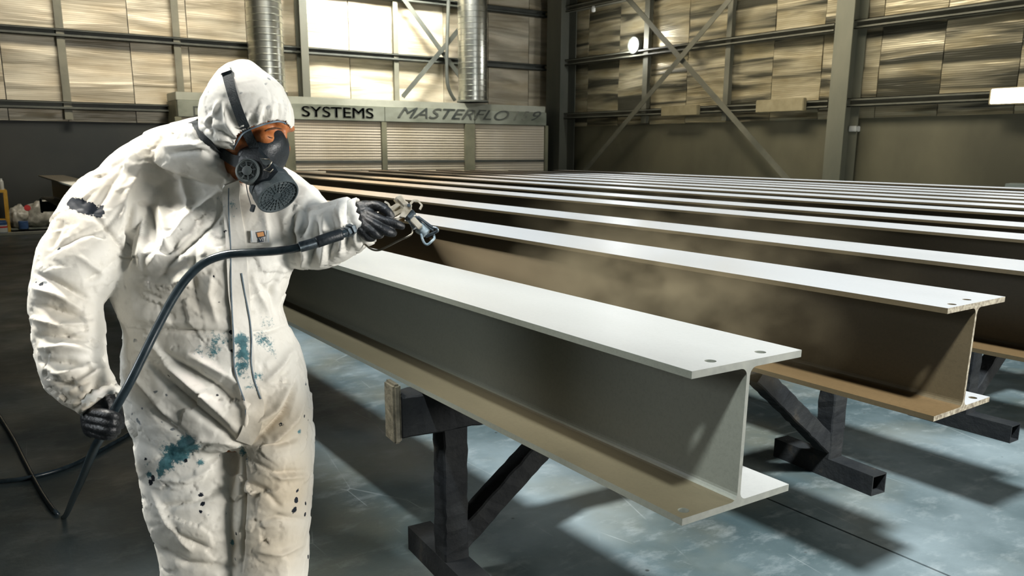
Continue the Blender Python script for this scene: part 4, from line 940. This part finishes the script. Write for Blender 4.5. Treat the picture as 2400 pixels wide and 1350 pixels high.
# ---- respirator
def joined_bvh(objs):
    V = []; Fc = []
    for o in objs:
        b = len(V); V += [v.co.copy() for v in o.data.vertices]; Fc += [[i+b for i in p.vertices] for p in o.data.polygons]
    return BVHTree.FromPolygons(V, Fc)
m = MB(); R = []
for (u, fb_, ff, hs) in ((.012, .066, .084, .012), (.003, .060, .095, .022), (-.012, .056, .104, .034), (-.028, .060, .108, .046), (-.046, .052, .107, .058), (-.064, .034, .104, .065), (-.074, .012, .102, .068), (-.092, .004, .098, .068), (-.112, .014, .092, .058), (-.126, .030, .082, .040)):
    row = []
    for k in range(36):
        t = 2*math.pi*k/36; cx = math.cos(t); sx = math.sin(t); mid = fb_+(ff-fb_)*.30
        row.append(hl(mid+(ff-mid)*cx if cx > 0 else mid+(mid-fb_)*cx, u-.006*cx, hs*math.copysign(abs(sx)**.85, sx)))
    R.append(row)
m.rings(R)
resp = m.build('respirator', MT['rubber']); fixn(resp)
md = resp.modifiers.new('s', 'SUBSURF'); md.levels = 1; md.render_levels = 2; smooth_mesh(resp.data); resp.parent = person
resp['label'] = 'black rubber half-face respirator'
def pxh(px, py, s): # where the sight line through (px, py) meets the plane at side distance s of the head
    d = ray(px, py); t = (s+(HC-CAMP).dot(HS))/d.dot(HS); return CAMP+d*t
# side harness plate
m = MB(); poly = [(572, 352), (606, 345), (622, 362), (640, 384), (652, 402), (632, 424), (604, 432), (574, 424), (556, 400), (560, 372)]
m.rings([[pxh(x, y, .052) for x, y in poly], [pxh(x, y, .074) for x, y in poly], [pxh(600+(x-600)*.82, 390+(y-390)*.82, .079) for x, y in poly]])
o = m.build('harness_plate', MT['rubber'], resp, 30); fixn(o)
# exhalation valve
vc = pxh(583, 402, .076); va = (HS+HF*.10).normalized()
m = MB(); m.lathe(vc, va, [(.030, -.016), (.0305, .004), (.029, .010), (.026, .012), (.025, .009), (.021, .009), (.021, .0065)], 40); o = m.build('valve_housing', MT['valve'], resp, 35); fixn(o)
m = MB(); m.lathe(vc+va*.0064, va, [(.0118, 0), (.0118, .005), (.010, .0058)], 28)
x_ = va.orthogonal().normalized(); y_ = va.cross(x_)
for k in range(8):
    a = 2*math.pi*k/8+.2; d_ = x_*math.cos(a)+y_*math.sin(a); m.bar(vc+va*.0085+d_*.011, vc+va*.0085+d_*.0215, .003, .003, va)
o = m.build('valve_grille', MT['valve'], resp, 35)
for rr in (.0155, .0185):
    m = MB(); m.tube([vc+va*.0088+(x_*math.cos(a)+y_*math.sin(a))*rr for a in [2*math.pi*k/36 for k in range(37)]], .0008, 6, caps=False); m.build('valve_ring', MT['valve'], resp, True)
m = MB(); m.lathe(vc+va*.0066, va, [(.021, 0), (.021, .0005)], 28); m.build('valve_membrane', MT['black'], resp)
# filter drum
fa = (RV*.56-UV*.76-WV*.34).normalized(); fp = pxh(617, 408, .012)
m = MB(); m.lathe(fp, fa, [(.034, -.02), (.036, 0), (.0405, .004), (.0405, .014), (.037, .016), (.037, .020), (.0475, .024), (.0515, .030), (.0515, .046), (.0495, .047), (.0495, .050), (.0535, .052), (.0545, .076), (.0535, .080), (.0500, .0805), (.0485, .076)], 56)
drum = m.build('filter_cartridge', MT['cartridge'], resp, 35); fixn(drum)
fx_ = fa.orthogonal().normalized(); fy_ = fa.cross(fx_); ft = fp+fa*.0765
m = MB()
for rr in (.012, .022, .032, .042): m.tube([ft+(fx_*math.cos(a)+fy_*math.sin(a))*rr for a in [2*math.pi*k/40 for k in range(41)]], .0011, 6, caps=False)
for k in range(24):
    a = 2*math.pi*k/24; d_ = fx_*math.cos(a)+fy_*math.sin(a); m.bar(ft+d_*(.012 if k % 2 else .022), ft+d_*.0485, .0016, .003, fa)
grl = m.build('filter_grille', MT['cartridge'], resp); grl['label'] = 'webbed front grille of the filter'
m = MB(); m.lathe(fp+fa*.0735, fa, [(.049, 0), (.049, .0008)], 40); m.build('filter_pad', MT['black'], resp)
# buckle, clip and lanyard
m = MB(); bp = [(609, 370), (628, 371), (636, 377), (634, 383), (624, 389), (616, 384)]
m.rings([[pxh(x, y, .080) for x, y in bp], [pxh(x, y, .083) for x, y in bp]]); fixn(m.build('buckle', MT['valve'], resp, 30))
m = MB(); m.tube([pxh(*q) for q in ((613, 372, .085), (630, 373, .086), (637, 379, .085), (630, 392, .084), (618, 398, .083), (634, 404, .082), (640, 396, .083))], .0013, 8); m.build('buckle_wire', MT['guard_wire'], resp, True)
m = MB(); m.tube(spline([pxh(577, 432, .075), pxh(581, 455, .078), pxh(587, 475, .078), pxh(591, 490, .078)], 5), .0012, 8); m.build('lanyard', MT['webbing'], resp, True)
m = MB(); c_ = pxh(592, 489, .078); m.bar(c_-HU*.008, c_+HU*.010, .011, .006, HS, bev=.0015); m.build('lanyard_clip', MT['rubber'], resp)
# straps
allb = joined_bvh([hood, cover, person, resp])
drape([(531, 168), (537, 190), (547, 225), (560, 262), (575, 300), (590, 333), (600, 352), (606, 372)], allb, .003, .0115, 'head_strap', MT['webbing'], resp, .002)
drape([(455, 292), (462, 303), (480, 322), (505, 344), (530, 361), (555, 376), (580, 386), (600, 392)], allb, .008, lambda t: .0115+.004*t, 'neck_strap', MT['webbing'], resp, .002, face=.9)
for (x, y, dx, dy) in ((533, 168, 11, -4), (460, 292, 6, -9)):
    p_, n_ = cast(allb, x, y+4); 
    if p_ is None: continue
    p_ = p_+n_*.006; e_ = (RV*dx-UV*dy).normalized(); m = MB(); m.bar(p_-e_*.014, p_+e_*.014, .016, .007, n_, bev=.002); m.build('strap_buckle', MT['rubber'], resp)
# elastic edge of the hood opening
EDGE = [(541, 372), (545, 352), (556, 332), (568, 312), (590, 301), (622, 290), (650, 284), (666, 287), (677, 297), (679, 305)]
hb = joined_bvh([hood])
P = []
for i in range(len(EDGE)-1):
    for k in range(5):
        t = k/5; P.append((EDGE[i][0]*(1-t)+EDGE[i+1][0]*t, EDGE[i][1]*(1-t)+EDGE[i+1][1]*t))
W_ = []
for (x, y) in P:
    for (dx, dy) in ((0, 0), (-2, -3), (-4, -6), (-7, -9)):
        h, n = cast(hb, x+dx, y+dy)
        if h is not None and (h-HC).dot(HS) > -.01: W_.append(at(x, y, (h-CAMP).dot(WV)-.001)); break
for _ in range(3): W_ = [W_[0]]+[(W_[i-1]+W_[i]*2+W_[i+1])/4 for i in range(1, len(W_)-1)]+[W_[-1]]
m = MB(); m.tube(W_, .0022, 8); m.build('hood_elastic', MT['stitch'], hood, True)
# ---- gloves
def hand(parts, name, label=None):
    m = MB()
    for pts in parts: m.rings(limb(pts, 16, 4))
    o = m.build(name, MT['glove'], person); fixn(o); voxel(o, .0024, 3); return o
A = lambda x, y, D: at(x, y, D)
hand([
 [(A(812, 527, 2.135), .030, .028), (A(826, 520, 2.13), .040, .030), (A(846, 514, 2.125), .046, .030), (A(866, 507, 2.12), .043, .026), (A(882, 504, 2.118), .030, .020)],
 [(A(845, 492, 2.125), .016, .017), (A(868, 484, 2.115), .015, .016), (A(888, 484, 2.105), .0135, .0145), (A(905, 494, 2.10), .0125, .013), (A(915, 505, 2.105), .0115, .012), (A(920, 512, 2.11), .008, .009)],
 [(A(855, 500, 2.11), .013, .014), (A(880, 510, 2.088), .0125, .013), (A(903, 519, 2.085), .012, .012), (A(926, 524, 2.09), .0115, .011), (A(941, 530, 2.10), .010, .010), (A(947, 532, 2.105), .006, .007)],
 [(A(850, 508, 2.105), .013, .014), (A(873, 524, 2.08), .0125, .013), (A(895, 537, 2.076), .012, .012), (A(914, 545, 2.085), .0115, .011), (A(925, 547, 2.10), .009, .009)],
 [(A(845, 516, 2.10), .013, .014), (A(862, 535, 2.078), .0125, .013), (A(879, 547, 2.076), .012, .012), (A(890, 550, 2.09), .011, .011), (A(894, 546, 2.11), .008, .009)],
 [(A(838, 524, 2.10), .012, .013), (A(848, 543, 2.082), .0115, .012), (A(862, 556, 2.08), .011, .011), (A(873, 557, 2.092), .010, .010), (A(877, 551, 2.11), .007, .008)],
], 'glove')
hand([
 [(A(230, 915, 1.99), .034, .032), (A(234, 937, 1.985), .036, .032), (A(236, 955, 1.985), .042, .032), (A(232, 980, 1.985), .043, .032), (A(232, 1005, 1.985), .038, .028), (A(236, 1020, 1.985), .024, .020)],
 [(A(215, 965, 1.97), .014, .016), (A(232, 968, 1.945), .0135, .014), (A(252, 972, 1.930), .013, .013), (A(268, 976, 1.932), .012, .012), (A(278, 980, 1.95), .010, .010)],
 [(A(213, 982, 1.97), .014, .016), (A(230, 986, 1.945), .0135, .014), (A(250, 990, 1.930), .013, .013), (A(267, 993, 1.932), .012, .012), (A(278, 996, 1.95), .010, .010)],
 [(A(214, 998, 1.97), .014, .016), (A(230, 1003, 1.945), .0135, .014), (A(249, 1007, 1.930), .013, .013), (A(265, 1009, 1.934), .012, .012), (A(275, 1011, 1.955), .010, .010)],
 [(A(218, 1012, 1.97), .012, .014), (A(232, 1018, 1.95), .012, .012), (A(248, 1021, 1.938), .0115, .011), (A(261, 1022, 1.945), .010, .010), (A(268, 1021, 1.96), .008, .008)],
 [(A(248, 945, 1.99), .015, .015), (A(266, 952, 1.985), .0135, .013), (A(277, 968, 1.975), .012, .012), (A(281, 985, 1.965), .011, .011), (A(282, 1003, 1.955), .009, .009)],
], 'glove')
# ================================================================== HOSES
def hose_of(pts, r, name, label, mat):
    m = MB(); m.tube(spline(pts, 8), r, 16); return tag(m.build(name, mat, None, True), label, 'hose')
fz = lambda x, y: onp(x, y, 2, .0115)
HP = [A(812, 545, 2.062), A(795, 551, 2.045), A(770, 558, 2.032), A(735, 570, 2.02), A(700, 580, 2.012), A(650, 588, 2.012), A(590, 592, 2.005), A(530, 597, 2.005), A(480, 615, 2.0), A(440, 650, 1.995), A(405, 700, 1.985), A(370, 765, 1.97), A(335, 835, 1.95), A(305, 895, 1.94), A(280, 940, 1.945), A(262, 975, 1.955), A(246, 1010, 1.965), A(228, 1038, 2.0), A(212, 1072, 2.12), A(195, 1115, 2.35), A(175, 1160, 2.65), fz(150, 1212), fz(128, 1198), fz(95, 1150), fz(60, 1085), fz(35, 1035), fz(8, 990), fz(-30, 930)]
hose = hose_of(HP, .0105, 'spray_hose', 'black paint hose from the spray gun across the white suit down to the floor', MT['hose'])
hs_ = spline(HP[2:5], 40); m = MB()
for i in range(4, len(hs_)-4, 2):
    p = hs_[i]; t = (hs_[i+1]-hs_[i-1]).normalized(); m.lathe(p-t*.0012, t, [(.0125, 0), (.0138, .0012), (.0125, .0024)], 16)
sg = m.build('spring_guard', MT['gun_dark'], hose, True); sg['kind'] = 'stuff'
m = MB(); m.tube(spline([A(742, 568, 2.022), A(768, 559, 2.031), A(800, 549, 2.049)], 6), .0145, 16); m.build('hose_sleeve', MT['rubber'], hose, True)
hose_of([fz(345, 985), fz(300, 1018), fz(262, 1040), fz(215, 1066), fz(160, 1093), fz(100, 1112), fz(40, 1124), fz(-30, 1130)], .0115, 'floor_hose', 'second dark hose lying on the floor behind the gloved fist', MT['hose'])
# ================================================================== SPRAY GUN
gunE = empty('spray_gun', A(932, 500, 2.13)); tag(gunE, 'nickel-plated airless spray gun with wire guard held in the reaching black glove', 'spray gun')
GI = Matrix.Translation(-Vector(gunE.location))
def gk(m, name, mat, sm=None): o = m.build(name, MT[mat], None, sm); fixn(o); return kid(o, gunE, GI)
GD = 2.125
g = lambda x, y, d=0.0: at(x, y, GD+d)
m = MB(); m.bar(g(834, 538, -.038), g(926, 492), .024, .020, WV, bev=.004); gk(m, 'handle', 'gun', 30)
m = MB(); m.bar(g(874, 503, -.028), g(892, 515, -.028), .010, .006, WV, bev=.002); gk(m, 'handle_insert', 'brass')
m = MB(); d_ = (g(838, 532, -.035)-g(810, 546, -.066)).normalized(); s0 = g(810, 546, -.066)
m.lathe(s0, d_, [(.0115, 0), (.0135, .002), (.0135, .010), (.0105, .011), (.0105, .014), (.0165, .015), (.0165, .024), (.013, .025), (.013, .03)], 6); gk(m, 'hose_swivel', 'gun_dark', 20)
m = MB(); m.bar(g(834, 518, -.02), g(843, 514, -.02), .007, .005, WV); m.bar(g(836, 518, -.02), g(841, 532, -.02), .007, .005, WV); gk(m, 'guard_clip', 'brass')
# fluid head
m = MB(); a_, b_ = g(930, 462), g(968, 512); ax_ = (b_-a_).normalized(); L_ = (b_-a_).length
m.lathe(a_, ax_, [(.008, 0), (.0125, .002), (.0125, L_*.35), (.0145, L_*.36), (.0145, L_*.62), (.0125, L_*.64), (.0125, L_)], 24); gk(m, 'fluid_head', 'gun', 30)
m = MB(); m.bar(g(934, 462, -.014), g(956, 486, -.014), .013, .008, WV, bev=.002); gk(m, 'head_plate', 'gun')
m = MB(); m.bar(g(912, 498), g(950, 474), .018, .020, WV, bev=.003); gk(m, 'gun_body', 'gun', 30)
m = MB(); m.bar(g(915, 495, -.012), g(936, 480, -.012), .008, .006, WV, bev=.001); m.bar(g(922, 505, -.01), g(945, 492, -.01), .012, .010, WV, bev=.002); gk(m, 'body_rib', 'gun')
def strip(pts, w, t, name, mat):
    m = MB()
    for i in range(len(pts)-1): m.bar(g(*pts[i]), g(*pts[i+1]), t, w, WV)
    return gk(m, name, mat)
strip([(902, 473, 0), (910, 477, 0), (915, 488, 0), (921, 491, 0)], .010, .0045, 'trigger_lock', 'gun')
strip([(962, 478, 0), (969, 470, 0), (980, 471, 0), (989, 481, 0), (984, 491, 0)], .012, .0042, 'hook', 'gun')
# trigger yoke and blades
m = MB(); yp = [(936, 507), (949, 480), (960, 477), (966, 481), (964, 492), (950, 510)]
m.rings([[g(x, y, -.018) for x, y in yp], [g(x, y, -.0145) for x, y in yp]]); gk(m, 'trigger_yoke', 'gun')
m = MB(); m.lathe(g(958, 481, -.024), WV, [(.004, 0), (.0045, .001), (.0045, .012)], 12); gk(m, 'pivot_bolt', 'gun_dark', 30)
m = MB(); tp = [(914, 521), (922, 512), (945, 508), (950, 513), (947, 520), (930, 524)]
m.rings([[g(x, y, -.006) for x, y in tp], [g(x, y, .006) for x, y in tp]]); gk(m, 'trigger', 'brass')
m = MB(); m.bar(g(926, 517, -.012), g(944, 507, -.012), .006, .004, WV); gk(m, 'trigger_pin', 'gun')
gp = [(834, 528), (838, 540), (844, 553), (853, 568), (864, 580), (876, 586), (890, 586), (910, 577), (935, 564), (958, 553), (965, 547), (967, 538), (965, 527), (961, 516)]
m = MB(); m.tube(spline([g(x, y, -.022+.022*i/13) for i, (x, y) in enumerate(gp)], 5), .0026, 8); gk(m, 'trigger_guard', 'guard_wire', True)
# nut, tip holder and tip guard
m = MB(); a_ = g(956, 500); ax2 = (g(984, 536)-a_).normalized()
m.lathe(a_, ax2, [(.0155, 0), (.017, .002), (.017, .014), (.0145, .016), (.0145, .03), (.016, .031), (.016, .042)], 8); gk(m, 'retaining_nut', 'gun_dark', 20)
m = MB(); m.bar(g(966, 512, -.016), g(986, 534, -.016), .016, .012, WV, bev=.002); gk(m, 'tip_holder', 'gun')
m = MB(); m.bar(g(978, 507, -.012), g(1016, 535, -.012), .007, .007, WV, bev=.002); m.bar(g(984, 520, .012), g(1016, 540, .012), .006, .006, WV, bev=.002); gk(m, 'guard_arm', 'gun_dark')
m = MB(); m.lathe(g(982, 532), (g(1005, 552)-g(982, 532)).normalized(), [(.0155, 0), (.016, .006), (.014, .016), (.0135, .026), (.006, .030)], 20); gk(m, 'spray_tip', 'tipguard', 30)
m = MB(); m.tube(spline([g(1014, 533, -.012), g(1023, 535, -.012), g(1025, 541, -.01), g(1012, 548, -.006), g(998, 555, -.002)], 6), .0040, 10); gk(m, 'tip_guard', 'gun_dark', True)
m = MB(); m.tube(spline([g(987, 548, -.008), g(990, 560, -.01), g(995, 570, -.01), g(1002, 573, -.01), g(1012, 565, -.008), g(1018, 558, -.004), g(1015, 547, 0)], 6), .0034, 10); gk(m, 'tip_guard', 'tipguard', True)
# ================================================================== SPRAY MIST
def volmat(name, dens, col, fade):
    m = bpy.data.materials.new(name); m.use_nodes = True; nt = m.node_tree; nt.nodes.remove(nt.nodes['Principled BSDF'])
    pv = nd(nt, 'ShaderNodeVolumePrincipled'); pv.inputs['Color'].default_value = (*col, 1); pv.inputs['Anisotropy'].default_value = .15
    nt.links.new(pv.outputs[0], nt.nodes['Material Output'].inputs['Volume']); return m, nt, pv
NOZ = g(1004, 556)
WEBY = BY[1]+.02
# fan: apex at the tip, opening towards the web of the second beam
tips = [onp(x, y, 1, WEBY) for (x, y) in ((1062, 664), (1180, 598), (1350, 622), (1560, 690), (1600, 800), (1330, 760), (1160, 720))]
fan = []; 
R = []
for t in (.0, .15, .4, .7, 1.0):
    R.append([NOZ+(p-NOZ)*t+(Vector((0, 0, 0)) if t else (p-NOZ)*.004) for p in tips])
m = MB(); m.rings(R); vm, nt, pv = volmat('spray_fan', 1, (.62, .47, .28), 0)
geo = nd(nt, 'ShaderNodeNewGeometry'); vs = nd(nt, 'ShaderNodeVectorMath', operation='DISTANCE'); nt.links.new(geo.outputs['Position'], vs.inputs[0]); vs.inputs[1].default_value = NOZ
dn = math_n(nt, 'ADD', math_n(nt, 'DIVIDE', .30, math_n(nt, 'ADD', vs.outputs['Value'], .05)), .0)
nz = noise_node(nt, 3.5, 4, (1, 1, 1)); nt.links.new(math_n(nt, 'MULTIPLY', dn, math_n(nt, 'MULTIPLY', ramp(nt, nz, [(.3, .35), (.7, 1.0)]), 1.0)), pv.inputs['Density'])
o = m.build('spray_mist', vm); fixn(o); tag(o, 'tan fan of atomised paint from the spray gun tip towards the second beam', 'mist', kind='stuff')
# drifting cloud along the web of the second beam
def cloud(px, py, Y, rx, ry, rz, dens, label):
    c = onp(px, py, 1, Y); bm = bmesh.new(); bmesh.ops.create_icosphere(bm, subdivisions=3, radius=1)
    for v in bm.verts: v.co = Vector((c.x+v.co.x*rx, c.y+v.co.y*ry, c.z+v.co.z*rz))
    me = bpy.data.meshes.new('paint_haze'); bm.to_mesh(me); bm.free()
    vm, nt, pv = volmat('haze', 1, (.62, .50, .30), 0)
    geo = nd(nt, 'ShaderNodeNewGeometry'); sb = nd(nt, 'ShaderNodeVectorMath', operation='SUBTRACT'); nt.links.new(geo.outputs['Position'], sb.inputs[0]); sb.inputs[1].default_value = c
    dv = nd(nt, 'ShaderNodeVectorMath', operation='DIVIDE'); nt.links.new(sb.outputs[0], dv.inputs[0]); dv.inputs[1].default_value = (rx, ry, rz)
    ln = nd(nt, 'ShaderNodeVectorMath', operation='LENGTH'); nt.links.new(dv.outputs[0], ln.inputs[0])
    fo = math_n(nt, 'SUBTRACT', 1.0, ln.outputs['Value'], True)
    nz = noise_node(nt, 4.5, 6, (1, 1, 1.3), rough=.6)
    nt.links.new(math_n(nt, 'MULTIPLY', math_n(nt, 'MULTIPLY', fo, ramp(nt, nz, [(.40, 0.0), (.66, 1.0)])), dens), pv.inputs['Density'])
    me.materials.append(vm); o = bpy.data.objects.new('paint_haze', me); link(o); tag(o, label, 'mist', kind='stuff')
cloud(1500, 700, 2.20, .95, .26, .30, 3.6, 'drifting tan paint haze between the nearest and second beams')
cloud(1560, 560, 3.20, 1.5, .28, .34, 1.3, 'thin tan paint haze between the second and third beams')
SC.cycles.volume_max_steps = 64; SC.cycles.volume_step_rate = 2.0
